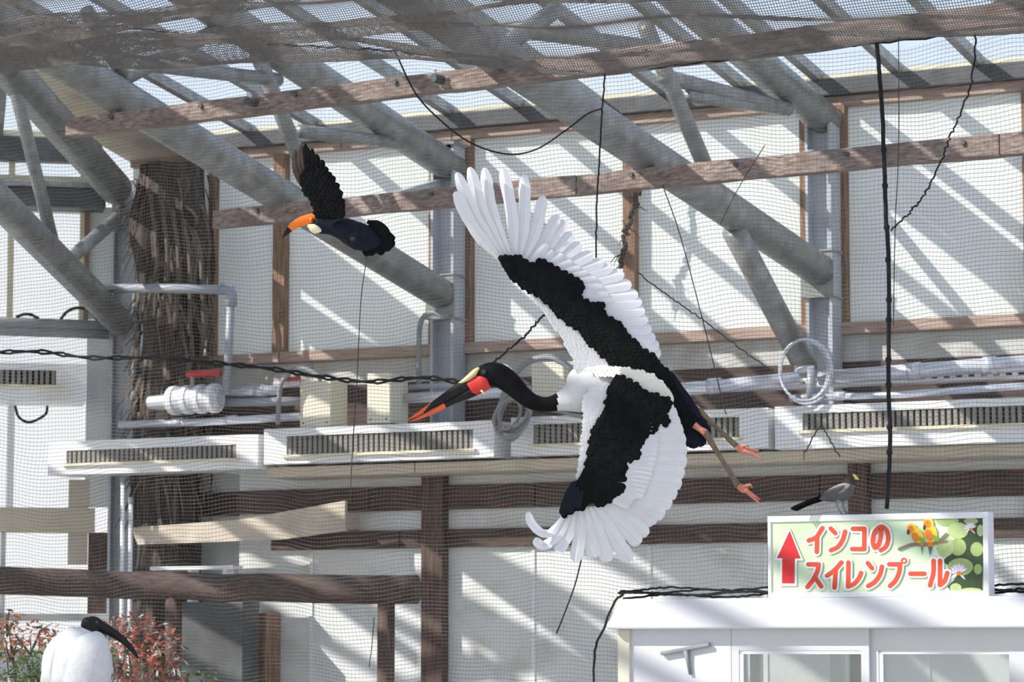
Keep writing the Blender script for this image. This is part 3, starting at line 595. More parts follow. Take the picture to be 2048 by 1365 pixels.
def wav(u, z):
    dw = 0.05 * np.sin(1.9 * u + 0.8 * z + 0.5) + 0.04 * np.sin(3.7 * u - 1.3 * z) + 0.03 * np.sin(2.6 * z + 0.7 * u) + 0.015 * np.sin(9 * u + 2 * z)
    dz = 0.020 * np.sin(3.1 * u + 0.9 * z) + 0.014 * np.sin(6.3 * u + 2.4 * z + 1) + 0.006 * np.sin(15 * u + 4 * z) + 0.012 * np.sin(1.7 * u - 3.3 * z)
    du = 0.018 * np.sin(2.3 * z + 1.1 * u) + 0.010 * np.sin(5.1 * z - 2 * u) + 0.005 * np.sin(13 * z)
    return du, dz, dw
def net_pt(u, z):
    du, dz, dw = wav(u, z); return B.A + (u + du)[..., None] * B.U + (WN + dw)[..., None] * B.N + (z + dz)[..., None] * ZV
net = thing('aviary_net', B.pt((nu0 + nu1) / 2, 0, WN), 'fine grey bird netting hung across the hall behind the stork', 'net')
us = np.arange(nu0, nu1, PITCH); parts = []
for uu in (us[us < UKL], us[us >= UKL]):                      # vertical twines: down to the floor left of the kiosk, to its roof behind the sign
    lowz = 0.02 if uu[0] < UKL else ZROOF
    tt = np.linspace(0, 1, 95); Z = lowz + tt[None, :] * (ztopf(uu)[:, None] - lowz); Uu = np.repeat(uu[:, None], 95, 1)
    parts.append(strands(net_pt(Uu, Z), B.N, B.U, 0.0007))
zs = np.arange(0.05, ez.max(), PITCH); un = np.arange(nu0, nu1, 0.055)
for z in zs:                                                  # horizontal twines, cut to the outline
    ok = (z < ztopf(un)) & ((un < UKL) | (z > ZROOF)); idx = np.flatnonzero(ok)
    if len(idx) < 2: continue
    for run in np.split(idx, np.flatnonzero(np.diff(idx) > 1) + 1):
        if len(run) > 1: parts.append(strands(net_pt(un[run][None], np.full((1, len(run)), z)), B.N, ZV, 0.0014))
V, Q = join(parts); mesh_np('net_wall', V, Q, M['net'], net)
# the ceiling net: sags in swags toward the camera
DW = 2.9
def ceil_pt(u, s):
    e = ztopf(u); flat = 5.36 + 0.05 * np.sin(0.9 * u); k = np.clip(s / 1.0, 0, 1)
    z = e * (1 - k) + flat * k + 0.03 * k
    A = 0.13 + 0.06 * np.sin(0.8 * u + 1.0); ph = 0.16 * np.sin(0.7 * u + 0.3)
    sag = -A * np.abs(np.sin(np.pi * (s / 0.78 + ph * np.clip(s * 3, 0, 1)))) ** 0.8 + 0.035 * np.sin(2 * np.pi * s / 0.31 + 1.6 * u) * np.clip(s * 3, 0, 1) + 0.03 * np.sin(2.1 * u + 4 * s) * np.clip(s * 3, 0, 1) + 0.015 * np.sin(5 * u + 9 * s)
    return B.A + (u + 0.02 * np.sin(4 * s + u))[..., None] * B.U + (WN + s)[..., None] * B.N + (z + sag)[..., None] * ZV
ss = np.arange(0, DW, PITCH * 0.5); sn = np.linspace(0, DW, 110); us2 = np.arange(nu0, nu1, PITCH * 0.7)
p1 = strands(ceil_pt(np.repeat(un[None], len(ss), 0), np.repeat(ss[:, None], len(un), 1)), B.N, ZV, 0.0024)
p2 = strands(ceil_pt(np.repeat(us2[:, None], 110, 1), np.repeat(sn[None], len(us2), 0)), B.U, ZV, 0.0024)
V, Q = join([p1, p2]); mesh_np('net_ceiling', V, Q, M['net'], net)
# border rope sewn along the top edge of the net
uu = np.linspace(nu0, nu1, 120); mb = MB(); mb.tube([B.pt(x, ztopf(x), WN + 0.01) + 0.006 * math.sin(30 * x) * ZV for x in uu], 0.006, 6); mb.build('border_rope', M['black'], net)

# ropes on and before the net
rope = line([(1754, 86), (1759, 150), (1766, 250), (1771, 400), (1778, 560), (1777, 760), (1780, 880), (1774, 1018)], 0.0125, 'black', 'thick_rope', 'thick black rope hanging down the net to the top of the sign', 'rope', w_=WN + 0.1, n=60, wob=0.0012)
for y in (300, 372, 455, 520, 600, 640, 720, 770, 855, 905):
    x = np.interp(y, [118, 250, 400, 560, 760, 880, 1018], [1757, 1766, 1771, 1778, 1777, 1780, 1774]); p_ = B.px(x, y, WN + 0.1)
    mb = MB(); mb.tube([p_ - ZV * 0.02, p_ - ZV * 0.008, p_ + ZV * 0.008, p_ + ZV * 0.02], [0.010, 0.018, 0.018, 0.010], 8); mb.build('knot', M['black'], rope, smooth=True)
line([(1210, 148), (1203, 240), (1198, 330), (1193, 420), (1192, 520), (1191, 640)], 0.0055, 'black', 'thin_rope', 'thin black rope hanging from the net edge beside the raised stork wing', 'rope', w_=WN + 0.1, n=60, wob=0.0016)
line([(788, 98), (830, 185), (880, 240), (940, 285), (1010, 308), (1070, 300), (1130, 262), (1175, 228), (1203, 218)], 0.0055, 'black', 'drooping_cable', 'black cable drooping in a curve between the net edge and the thin rope', 'cable', w_=WN + 0.12, n=50)
line([(1952, 68), (1942, 170), (1905, 265), (1872, 345), (1850, 388), (1820, 425), (1782, 462)], 0.0055, 'black', 'laced_seam', 'zigzag laced seam running across the net to the thick rope', 'rope', w_=WN + 0.1, n=90, wob=0.0045)
line([(1797, 70), (1797, 300), (1790, 460), (1787, 650)], 0.0028, 'twine', 'thin_string', 'thin string beside the thick hanging rope', 'string', w_=WN + 0.08, n=40)
line([(1090, 628), (1060, 660), (1030, 690), (985, 725), (960, 745)], 0.0065, 'black', 'laced_seam', 'short zigzag laced seam between the stork head and raised wing', 'rope', w_=WN + 0.1, n=50, wob=0.004)
line([(1275, 545), (1340, 595), (1405, 640), (1470, 690), (1540, 740)], 0.004, 'twine', 'laced_seam', 'dark laced seam sloping down from the trailing edge of the raised wing', 'rope', w_=WN + 0.1, n=60, wob=0.003)
line([(1325, 370), (1360, 470), (1400, 620), (1430, 740), (1452, 830)], 0.0032, 'twine', 'thin_string', 'thin string leaning down the net above the stork tail', 'string', w_=WN + 0.08, n=40)
line([(1610, 905), (1640, 855), (1660, 880), (1680, 915)], 0.004, 'twine', 'laced_seam', 'short dark laced seam above the small grey bird', 'rope', w_=WN + 0.1, n=30, wob=0.003)
line([(734, 512), (722, 600), (714, 760), (705, 900), (700, 1010)], 0.0032, 'twine', 'thin_string', 'thin string hanging straight down below the toucan', 'string', w_=WN + 0.08, n=40)
line([(-30, 706), (80, 704), (180, 716), (300, 716), (420, 726), (540, 738), (640, 754), (740, 764), (850, 756), (945, 770)], 0.0075, 'black', 'twisted_cable', 'black twisted cable strung across to behind the stork head', 'cable', w_=WN + 0.3, n=160, twist=0.35)
line([(1165, 1110), (1150, 1170), (1130, 1225), (1113, 1268)], 0.0045, 'black', 'thin_string', 'short black string hanging under the lowered wing tip', 'string', w_=WN + 0.08, n=30)
line([(748, 1235), (744, 1290), (738, 1335)], 0.003, 'twine', 'thin_string', 'short frayed string low on the net beside the dark post', 'string', w_=WN + 0.08, n=20, wob=0.001)
line([(1246, 1190), (1228, 1206), (1206, 1262), (1190, 1300), (1186, 1400)], 0.008, 'black', 'net_lacing', 'black lacing rope holding the net to the kiosk corner', 'rope', w_=WN + 0.12, n=30, wob=0.002)
line([(1440, 450), (1475, 380), (1530, 290)], 0.0028, 'twine', 'thin_string', 'thin dark string across the white sheet left of the steel column', 'string', w_=WN + 0.08, n=30)
# rolled net bottom lying along the kiosk roof, dark and ragged
t = thing('net_hem', B.pt(B.u(1600, 1195, WN), ZROOF, WN + 0.05), 'dark gathered hem of the net lying on the kiosk roof edge', 'net hem')
mb = MB(); uu = np.linspace(UKL + 0.03, nu1, 120)
for k in range(5):
    mb.tube([B.pt(x, ZROOF - 0.040 + (0.013 * k) % 0.04 + 0.010 * math.sin(9 * x + k * 2) + random.uniform(-0.004, 0.004), WN + 0.02 + 0.015 * k + 0.012 * math.sin(6 * x + k)) for x in uu], 0.007, 5)
mb.build('hem', M['black'], t, stuff=True)

# twiggy vine on the post behind the wing
t = thing('dry_vine', B.px(1240, 530, 0.25), 'dark dry vine climbing the wooden post right of the raised wing', 'vine')
mb = MB(); pp = spl([B.px(x, y, 0.3) for x, y in ((1262, 285), (1272, 320), (1276, 370), (1268, 420), (1252, 470), (1245, 505), (1243, 535))], 40); mb.tube(pp + rng.normal(0, 0.012, pp.shape), 0.022, 6); mb.build('stem', M['bark'], t)
for i in range(26):
    c = pp[random.randrange(40)]; d_ = np.array([random.uniform(-1, 1), random.uniform(-0.6, 0.2), random.uniform(-1, 1)]) * 0.12
    mb = MB(); mb.tube([c, c + d_ * 0.5 + ZV * 0.02, c + d_], [0.006, 0.005, 0.002], 5); mb.build('twig', M['bark'], t)

# ------------------------------------------------------------------ kiosk with the sign
z1, z0 = B.z(1600, 1196, WK), B.z(1600, 1258, WK); u0 = B.u(1212, 1230, WK); uR = B.u(2048, 1230, WK) + 1.5
kz = thing('kiosk', B.pt((u0 + uR) / 2, 0, WK - 1), 'white kiosk with sliding glass doors under the parakeet sign', 'kiosk')
mb = MB(); pts = []
prof = [(u0 + 0.10, z1), (u0 + 0.075, z1 - 0.02), (u0 + 0.05, z1 - 0.06), (u0 + 0.02, z1 - 0.12), (u0, z0 + 0.03), (u0, z0), (uR, z0), (uR, z1)]
k = len(prof); fr_ = [B.pt(u_, z_, WK) for u_, z_ in prof]; bk = [B.pt(u_, z_, WK - 2.0) for u_, z_ in prof]
mb.add(fr_ + bk, [tuple(range(k)), tuple(range(2 * k - 1, k - 1, -1))] + [(i, k + i, k + (i + 1) % k, (i + 1) % k) for i in range(k)])
mb.build('roof', M['kiosk_white'], kz, bevel=0.012)
WP = WK - 0.10
ku = lambda x, w_=WP: B.u(x, 1310, w_)
kzv = lambda y, x=1600, w_=WP: B.z(x, y, w_)
mb = MB(); mb.box(B, ku(1240), ku(1462), 0, z0, WP - 0.05, WP); mb.build('fixed_panel', M['kiosk_white'], kz)
mb = MB(); mb.box(B, ku(1238), ku(1262), 0, z0, WP - 0.06, WP + 0.02); mb.build('corner_post', M['cream'], kz, bevel=0.006)  # cream puts the yellowish light on this edge into its colour
mb = MB(); mb.box(B, ku(1238), ku(1246), 0, z0, WP - 1.9, WP - 0.06); mb.build('side_wall', M['kiosk_white'], kz)
def door(x0, x1, gx0, gx1, gy, w1):
    g0, g1 = ku(gx0, w1), ku(gx1, w1); a0, a1 = ku(x0, w1), ku(x1, w1); gz = kzv(gy, (x0 + x1) / 2, w1)
    mb = MB(); mb.box(B, a0, g0, 0, z0, w1 - 0.04, w1); mb.box(B, g1, a1, 0, z0, w1 - 0.04, w1); mb.box(B, g0, g1, gz, z0, w1 - 0.04, w1); mb.box(B, g0, g1, 0, 0.2, w1 - 0.04, w1)
    d_ = mb.build('door', M['kiosk_grey'], kz)
    mb = MB(); mb.box(B, g0, g1, 0.2, gz, w1 - 0.026, w1 - 0.018); mb.build('glass', M['door_glass'], d_)
    mb = MB(); mb.box(B, g0, g0 + 0.025, 0.2, gz, w1 - 0.018, w1 - 0.004); mb.box(B, g0, g1, gz - 0.02, gz, w1 - 0.018, w1 - 0.004); mb.build('bead', M['white_metal'], d_)
door(1463, 1738, 1478, 1722, 1302, WP); door(1741, 2060, 1757, 2018, 1302, WP - 0.03)
mb = MB(); mb.box(B, ku(1660, WP - 0.9), ku(1690, WP - 0.9), 0, z0 - 0.05, WP - 0.95, WP - 0.9); mb.build('inner_frame', M['white_metal'], kz)
mb = MB(); mb.box(B, ku(1500, WP - 0.9), ku(1520, WP - 0.9), 0, z0 - 0.05, WP - 0.95, WP - 0.9); mb.build('inner_frame', M['white_metal'], kz)
# T shaped shadow on the kiosk panel, modelled as solid grey bars
t = thing('t_shadow', B.px(1382, 1350, WP + 0.02), 'grey T shaped shadow on the white kiosk panel, made as solid bars', 't_shadow')
mb = MB(); mb.bar(B.px(1322, 1308, WP + 0.018), B.px(1420, 1290, WP + 0.018), 0.03, 0.022); mb.build('cross_bar', M['hose'], t, bevel=0.005)
mb = MB(); mb.tube([B.px(1372, 1302, WP + 0.018), B.px(1376, 1325, WP + 0.014), B.px(1381, 1350, WP + 0.011)], [0.018, 0.012, 0.01], 8); mb.build('upright_bar', M['hose'], t, smooth=True)

# the sign: board, frame, printed face
WS = WK - 0.02
sx_ = lambda cx_: 1520 + cx_ / 4.2667
sy_ = lambda cy_: 940 + cy_ / 4.2667
def sp(cx_, cy_, lay=0): return B.px(sx_(cx_), sy_(cy_), WS + 0.002 + 0.0012 * lay)
M['sign_green'] = mat('printed_pale_green', (0.62, 0.77, 0.50), 0.35, 0.10, 2.2, dirt=(0.78, 0.86, 0.70), dscale=2.5, dmin=0.45, dmax=0.75)
for nm, c in dict(s_red=(0.70, 0.03, 0.035), s_orange=(0.72, 0.085, 0.035), s_white=(0.86, 0.85, 0.86), s_dkgreen=(0.05, 0.08, 0.035), s_pad=(0.36, 0.47, 0.17), s_pad2=(0.46, 0.57, 0.25), s_yel=(0.82, 0.58, 0.05), s_org2=(0.80, 0.22, 0.03), s_grn=(0.25, 0.42, 0.04), s_teal=(0.07, 0.18, 0.22), s_branch=(0.24, 0.19, 0.15), s_vio=(0.66, 0.60, 0.78), s_beak=(0.06, 0.05, 0.05)).items():
    M[nm] = mat('printed_' + nm[2:], c, 0.4, 0.08, 30)
u0, u1 = B.u(1537, 1110, WS), B.u(1978, 1110, WS); z0s, z1s = z1, B.z(1750, 1029, WS)
sg = thing('sign', B.pt((u0 + u1) / 2, z0s, WS), 'green sign with a red arrow and two parakeets standing on the kiosk', 'sign')
mb = MB(); mb.box(B, u0, u1, z0s, z1s, WS - 0.09, WS); mb.build('board', M['kiosk_white'], sg)
mb = MB(); fr_w = 0.025
mb.box(B, u0, u1, z1s - 0.035, z1s, WS, WS + 0.012); mb.box(B, u0, u1, z0s, z0s + 0.03, WS, WS + 0.012); mb.box(B, u0, u0 + 0.02, z0s + 0.03, z1s - 0.035, WS, WS + 0.012); mb.box(B, u1 - 0.03, u1, z0s + 0.03, z1s - 0.035, WS, WS + 0.012)
mb.build('frame', M['white_metal'], sg, bevel=0.003)
def poly(pts, lay, mi=0, mb=None): mb.add([sp(x, y, lay) for x, y in pts], [tuple(range(len(pts)))], mi); return mb
def ell(cx_, cy_, rx, ry, rot=0, n=20):
    c_, s_ = math.cos(rot), math.sin(rot); return [(cx_ + rx * math.cos(q) * c_ - ry * math.sin(q) * s_, cy_ + rx * math.cos(q) * s_ + ry * math.sin(q) * c_) for q in [2 * math.pi * i / n for i in range(n)]]
mb = MB(); face = [(95, 425), (1912, 388), (1897, 1052), (82, 1074)]; poly(face, 0, 0, mb); mb.build('printed_face', M['sign_green'], sg)
mb = MB(); poly([(1600, 396), (1912, 388), (1897, 1052), (1640, 1055), (1600, 1000), (1690, 900), (1560, 780), (1700, 640), (1640, 520), (1700, 430)], 1, 0, mb)
for cx_, cy_, rx, ry, mi in ((1600, 440, 95, 45, 1), (1690, 520, 90, 70, 2), (1580, 660, 75, 85, 2), (1690, 660, 70, 75, 1), (1800, 440, 60, 28, 1), (1880, 520, 30, 50, 2), (1850, 680, 55, 62, 1), (1710, 830, 110, 75, 1), (1860, 850, 35, 45, 1), (1800, 1030, 90, 22, 2), (1670, 1010, 50, 40, 2)):
    poly([(min(x, 1905), max(min(y, 1050), 395)) for x, y in ell(cx_, cy_, rx, ry)], 2 + (mi == 2) * 0.5, mi, mb)
for cx_, cy_, r_ in ((1795, 505, 62), (1695, 880, 88)):
    for i in range(13):
        q = math.pi * (1.02 + 1.0 * i / 12) if i < 11 else math.pi * (0.25 if i == 11 else 0.8); d_ = (math.cos(q), math.sin(q)); n_ = (-d_[1], d_[0]); ww = r_ * 0.12
        poly([(cx_ - n_[0] * ww * 0.4, cy_ - n_[1] * ww * 0.4), (cx_ + d_[0] * r_ * 0.6 - n_[0] * ww, cy_ + d_[1] * r_ * 0.6 - n_[1] * ww), (cx_ + d_[0] * r_, cy_ + d_[1] * r_), (cx_ + d_[0] * r_ * 0.6 + n_[0] * ww, cy_ + d_[1] * r_ * 0.6 + n_[1] * ww), (cx_ + n_[0] * ww * 0.4, cy_ + n_[1] * ww * 0.4)], 4 + 0.05 * i, 3 if i % 2 else 5, mb)
    poly(ell(cx_ + 5, cy_ + 5, r_ * 0.28, r_ * 0.2), 5, 4, mb)
mb.build('lily_print', [M['s_dkgreen'], M['s_pad'], M['s_pad2'], M['s_vio'], M['s_org2'], M['s_white']], sg)
def ribbon(mb, pts, hw, lay, mi=0, n=None):
    p = spl(pts, n or (2 if len(pts) == 2 else 8 * len(pts))); t = np.gradient(p, axis=0); t /= np.maximum(np.linalg.norm(t, axis=1)[:, None], 1e-6); nn = np.stack([-t[:, 1], t[:, 0]], 1); k = len(p)
    mb.add([sp(*(p[i] + nn[i] * hw), lay) for i in range(k)] + [sp(*(p[i] - nn[i] * hw), lay) for i in range(k)], [(i, i + 1, k + i + 1, k + i) for i in range(k - 1)], mi)
    for c_ in (p[0], p[-1]): poly(ell(c_[0], c_[1], hw, hw, 0, 14), lay + 0.02, mi, mb)
def seg(*pts): return [list(pts)]
glyphs = [[(415, 605), (480, 575), (532, 498)], [(487, 572), (483, 702)], [(602, 502), (642, 542)], [(605, 688), (662, 660), (704, 600), (726, 528)],
          [(792, 505), (890, 505)], [(890, 505), (888, 678)], [(786, 678), (888, 678)],
          [(1035, 492), (1026, 590), (1000, 655), (975, 662), (962, 610), (978, 535), (1032, 487), (1080, 520), (1093, 590), (1074, 655), (1030, 688)],
          [(412, 808), (500, 808)], [(500, 808), (488, 868), (452, 940), (404, 1002)], [(468, 918), (522, 998)], [(572, 905), (640, 852), (694, 792)], [(645, 862), (636, 1008)],
          [(753, 792), (751, 998)], [(751, 998), (800, 975), (840, 930), (862, 882)], [(920, 798), (955, 842)], [(922, 993), (976, 960), (1020, 900), (1040, 828)],
          [(1102, 808), (1195, 808)], [(1195, 808), (1185, 880), (1152, 950), (1108, 993)], [(1282, 888), (1402, 888)],
          [(1480, 778), (1478, 880), (1450, 988)], [(1536, 778), (1534, 985)], [(1534, 985), (1574, 950), (1597, 882)]]
mb = MB()
for i, g in enumerate(glyphs): ribbon(mb, g, 36, 6 + 0.05 * i)
poly(ell(1228, 778, 40, 40), 7.4, 0, mb)
poly([(252, 490), (372, 778), (316, 776), (314, 994), (168, 994), (170, 776), (118, 772)], 6, 0, mb); mb.build('lettering_outline', M['s_white'], sg)
mb = MB()
for i, g in enumerate(glyphs): ribbon(mb, g, 19, 8 + 0.05 * i)
ring = ell(1228, 778, 27, 27, 0, 24); rin = ell(1228, 778, 12, 12, 0, 24)
mb.add([sp(x, y, 9.4) for x, y in ring + rin], [(i, (i + 1) % 24, 24 + (i + 1) % 24, 24 + i) for i in range(24)]); mb.build('lettering', M['s_orange'], sg)
mb = MB(); mb.add([sp(x, y, 8) for x, y in ((252, 522), (345, 758), (145, 755), (190, 758), (296, 758), (293, 970), (187, 970))], [(0, 1, 2), (3, 4, 5, 6)]); mb.build('arrow', M['s_red'], sg)
mb = MB(); PM = [M['s_branch'], M['s_yel'], M['s_org2'], M['s_grn'], M['s_teal'], M['s_beak']]
ribbon(mb, [(1190, 678), (1300, 640), (1420, 640), (1520, 615), (1590, 552)], 14, 6, 0); ribbon(mb, [(1500, 622), (1590, 612)], 9, 6.2, 0)
for (hx, hy, bx_, by_, s_) in ((1295, 500, 1340, 560, 1.0), (1437, 458, 1456, 545, 1.12)):
    poly(ell(bx_, by_, 50 * s_, 72 * s_, -0.45 if s_ == 1 else -0.1), 7, 1, mb); poly(ell(bx_ + 38 * s_, by_ + 38 * s_, 16 * s_, 34 * s_, -0.7), 7.3, 3, mb)
    poly(ell(bx_ - 14, by_ + 15, 30 * s_, 46 * s_, -0.4), 7.2, 2, mb)
    poly([(bx_ + 22, by_ + 60), (bx_ + 58, by_ + 55), (bx_ + 45, by_ + 110), (bx_ + 36, by_ + 110)] if s_ == 1 else [(bx_ - 34, by_ + 70), (bx_ + 26, by_ + 70), (bx_ + 12, by_ + 130), (bx_ - 18, by_ + 130)], 7.1, 2, mb)
    poly([(bx_ + 34, by_ + 95), (bx_ + 50, by_ + 95), (bx_ + 42, by_ + 175)] if s_ == 1 else [(bx_ - 20, by_ + 115), (bx_ + 16, by_ + 115), (bx_ - 6, by_ + 200)], 7.2, 4, mb)
    poly(ell(hx, hy, 40 * s_, 42 * s_), 7.6, 1, mb); poly(ell(hx - 8, hy + 6, 30 * s_, 32 * s_), 7.7, 2, mb); poly(ell(hx - 30 * s_, hy + 32 * s_, 12, 24, 0.1), 7.9, 5, mb); poly(ell(hx - 8, hy - 4, 5, 5), 7.95, 5, mb)
mb.build('parakeet_print', PM, sg)

# ------------------------------------------------------------------ birds
M['f_white'] = mat('white_feather', (0.80, 0.80, 0.83), 0.6, 0.03, 14, transl=0.30, spec=0.2)
M['f_rachis'] = mat('feather_shaft', (0.60, 0.585, 0.60), 0.5, 0.05, 14)
M['f_black'] = mat('black_feather', (0.006, 0.006, 0.007), 0.7, 0.4, 20, spec=0.10)
M['f_blue'] = mat('blue_black_feather', (0.007, 0.009, 0.017), 0.6, 0.3, 20, spec=0.15)
M['f_down'] = mat('white_down', (0.63, 0.625, 0.63), 0.9, 0.05, 30, bump=0.5, bscale=50, bdist=0.004, spec=0.1)
M['f_cream'] = mat('cream_down', (0.82, 0.78, 0.69), 0.9, 0.05, 30, bump=0.5, bscale=50, bdist=0.004, spec=0.1)
M['f_brown'] = mat('brownish_quill', (0.07, 0.048, 0.036), 0.6, 0.3, 20, transl=0.25)
M['bill_black'] = mat('black_bill', (0.012, 0.010, 0.009), 0.4, 0.3, 12, spec=0.25)
M['bill_red'] = mat('orange_red_bill', (0.75, 0.11, 0.03), 0.35, 0.12, 12)
M['face_red'] = mat('red_face_skin', (0.62, 0.035, 0.025), 0.45, 0.1, 20)
M['saddle'] = mat('yellow_saddle', (0.66, 0.56, 0.27), 0.4, 0.08, 12)
M['leg'] = mat('grey_brown_leg', (0.17, 0.125, 0.08), 0.7, 0.25, 40, bump=0.4, bscale=80)
M['leg_pink'] = mat('pink_joint_skin', (0.55, 0.20, 0.13), 0.7, 0.15, 40, bump=0.3, bscale=80)
M['eye'] = mat('dark_eye', (0.01, 0.008, 0.007), 0.1, 0.1, 10, spec=0.8)
M['t_orange'] = mat('orange_bill', (0.93, 0.20, 0.012), 0.35, 0.06, 10)
M['t_cream'] = mat('cream_throat', (0.82, 0.80, 0.52), 0.8, 0.05, 20)
M['grey_feather'] = mat('grey_feather', (0.11, 0.105, 0.105), 0.7, 0.2, 20)
M['grey_pale'] = mat('pale_belly_feather', (0.30, 0.275, 0.255), 0.8, 0.1, 20)
M['y_bill'] = mat('yellow_bill', (0.75, 0.70, 0.16), 0.4, 0.08, 12)
M['brown_head'] = mat('brown_head_feather', (0.05, 0.034, 0.028), 0.8, 0.2, 30)
YV = np.array([0, 1.0, 0])
class Bird:
    def __init__(s, D): s.D = D
    def p(s, x, y, dy=0.0): return P(x, y, s.D + dy)
    def m(s, px): return px * s.D / F
    def sweep(s, rings, n=48, k=24, mb=None, mfun=None, rough=0.0):
        """Closed loft along (x, y, dy, r in the picture plane, r in depth), radii in pixels."""
        r = spl(rings, n); pts = np.array([s.p(q[0], q[1], q[2]) for q in r]); t = np.gradient(pts, axis=0); vs = []
        for i in range(n):
            tt = t[i] / np.linalg.norm(t[i]); e1 = YV - (YV @ tt) * tt; e1 /= np.linalg.norm(e1); e2 = np.cross(tt, e1)
            for j in range(k):
                q = 2 * math.pi * j / k; g = 1 + random.uniform(-rough, rough)
                vs.append(pts[i] + g * (s.m(max(r[i][3], 0.3)) * math.sin(q) * e2 + s.m(max(r[i][4], 0.3)) * math.cos(q) * e1))
        o = len(mb.v); mb.v += [tuple(v) for v in vs]
        for i in range(n - 1):
            for j in range(k):
                mb.f.append(tuple(o + x for x in (i * k + j, i * k + (j + 1) % k, (i + 1) * k + (j + 1) % k, (i + 1) * k + j))); mb.m.append(mfun(i / (n - 1), math.cos(2 * math.pi * (j + .5) / k), math.sin(2 * math.pi * (j + .5) / k)) if mfun else 0)
        mb.f += [tuple(o + j for j in range(k - 1, -1, -1)), tuple(o + (n - 1) * k + j for j in range(k))]; mb.m += [mfun(0, 0, 0) if mfun else 0, mfun(1, 0, 0) if mfun else 0]
        return mb
    def feather(s, mb, pts, wd, depth, n=11, mi=0, base=0.35, tipr=0.12, camber=0.10, notch=0.0, lift=0.0, tilt=0.0, mi2=None):
        """A vane along pixel points; wd its full width in pixels; depth(x, y) the wing surface."""
        dn = spl(pts, 81); fr3 = [math.sin(math.pi / 2 * i / (n - 1)) for i in range(n)]; p = dn[[int(round(80 * f_)) for f_ in fr3]]; tg = np.gradient(dn, axis=0); tg /= np.maximum(np.linalg.norm(tg, axis=1)[:, None], 1e-6); t = tg[[int(round(80 * f_)) for f_ in fr3]]; nn = np.stack([-t[:, 1], t[:, 0]], 1); vs = []
        for i in range(n):
            f_ = fr3[i]; h = base + (1 - base) * min(1, f_ / 0.35)
            if f_ > 1 - tipr: h *= math.sqrt(max(0.0, 1 - ((f_ - 1 + tipr) / tipr) ** 2)) * 0.94 + 0.06
            h *= wd / 2 * (1 + random.uniform(-notch, notch)); d0 = depth(p[i][0], p[i][1]) + lift * f_
            for sgn, cam_ in ((-1, 1), (-0.055, 0), (0.055, 0), (1, 1)):
                q = p[i] + nn[i] * h * sgn; vs.append(s.p(q[0], q[1], d0 + cam_ * camber * s.m(wd) + tilt * sgn * s.m(wd) - (0.0008 if cam_ == 0 else 0)))
        mb.add(vs, [(4 * i + j, 4 * i + j + 1, 4 * i + j + 5, 4 * i + j + 4) for i in range(n - 1) for j in range(3)], mi)
        if mi2 is not None:
            k0 = len(mb.m) - 3 * (n - 1)
            for i in range(n - 1): mb.m[k0 + 3 * i + 1] = mi2
        return mb
def inside(poly_, x, y):
    c = False; k = len(poly_)
    for i in range(k):
        x0, y0 = poly_[i]; x1, y1 = poly_[i - 1]
        if (y0 > y) != (y1 > y) and x < (x1 - x0) * (y - y0) / (y1 - y0) + x0: c = not c
    return c
def near_edge(poly_, x, y):
    b_ = 1e9
    for i in range(len(poly_)):
        a_, c_ = np.array(poly_[i]), np.array(poly_[i - 1]); d_ = c_ - a_; t = np.clip(((x - a_[0]) * d_[0] + (y - a_[1]) * d_[1]) / max(d_ @ d_, 1e-6), 0, 1); b_ = min(b_, math.hypot(*(a_ + d_ * t - (x, y))))
    return b_
def coverts(bird, mb, poly_, ddir, step, ln, wd, depth, lift, mi=0, jit=0.25, membrane=0.012, camber=0.05, rnd=0.002):
    """Overlapping small feathers filling an outline, pointing along ddir(x, y), over a thin solid core."""
    xs = [q[0] for q in poly_]; ys = [q[1] for q in poly_]
    y = min(ys); row = 0
    while y <= max(ys):
        x = min(xs) + (row % 2) * step / 2
        while x <= max(xs):
            if inside(poly_, x, y):
                d_ = np.array(ddir(x, y), float); d_ /= np.linalg.norm(d_); an = random.uniform(-jit, jit); d_ = np.array([d_[0] * math.cos(an) - d_[1] * math.sin(an), d_[0] * math.sin(an) + d_[1] * math.cos(an)])
                e_ = near_edge(poly_, x, y); l_ = ln * random.uniform(0.8, 1.15) * (0.55 + 0.45 * min(1, e_ / ln)); st = np.array([x, y]) - d_ * l_ * 0.4
                bird.feather(mb, [st, st + d_ * l_ * 0.5, st + d_ * l_], wd * random.uniform(0.85, 1.15), lambda a_, c_: depth(a_, c_) - lift - random.uniform(0, rnd), n=5, mi=mi, tipr=0.4, base=0.6, camber=camber, lift=-2 * rnd)
            x += step
        y += step * 0.8; row += 1
    k = len(poly_); top = [bird.p(x, y, depth(x, y) - lift * 0.3) for x, y in poly_]; bot = [bird.p(x, y, depth(x, y) + membrane) for x, y in poly_]
    mb.add(top + bot, [tuple(range(k)), tuple(range(2 * k - 1, k - 1, -1))] + [(i, k + i, k + (i + 1) % k, (i + 1) % k) for i in range(k)], mi)

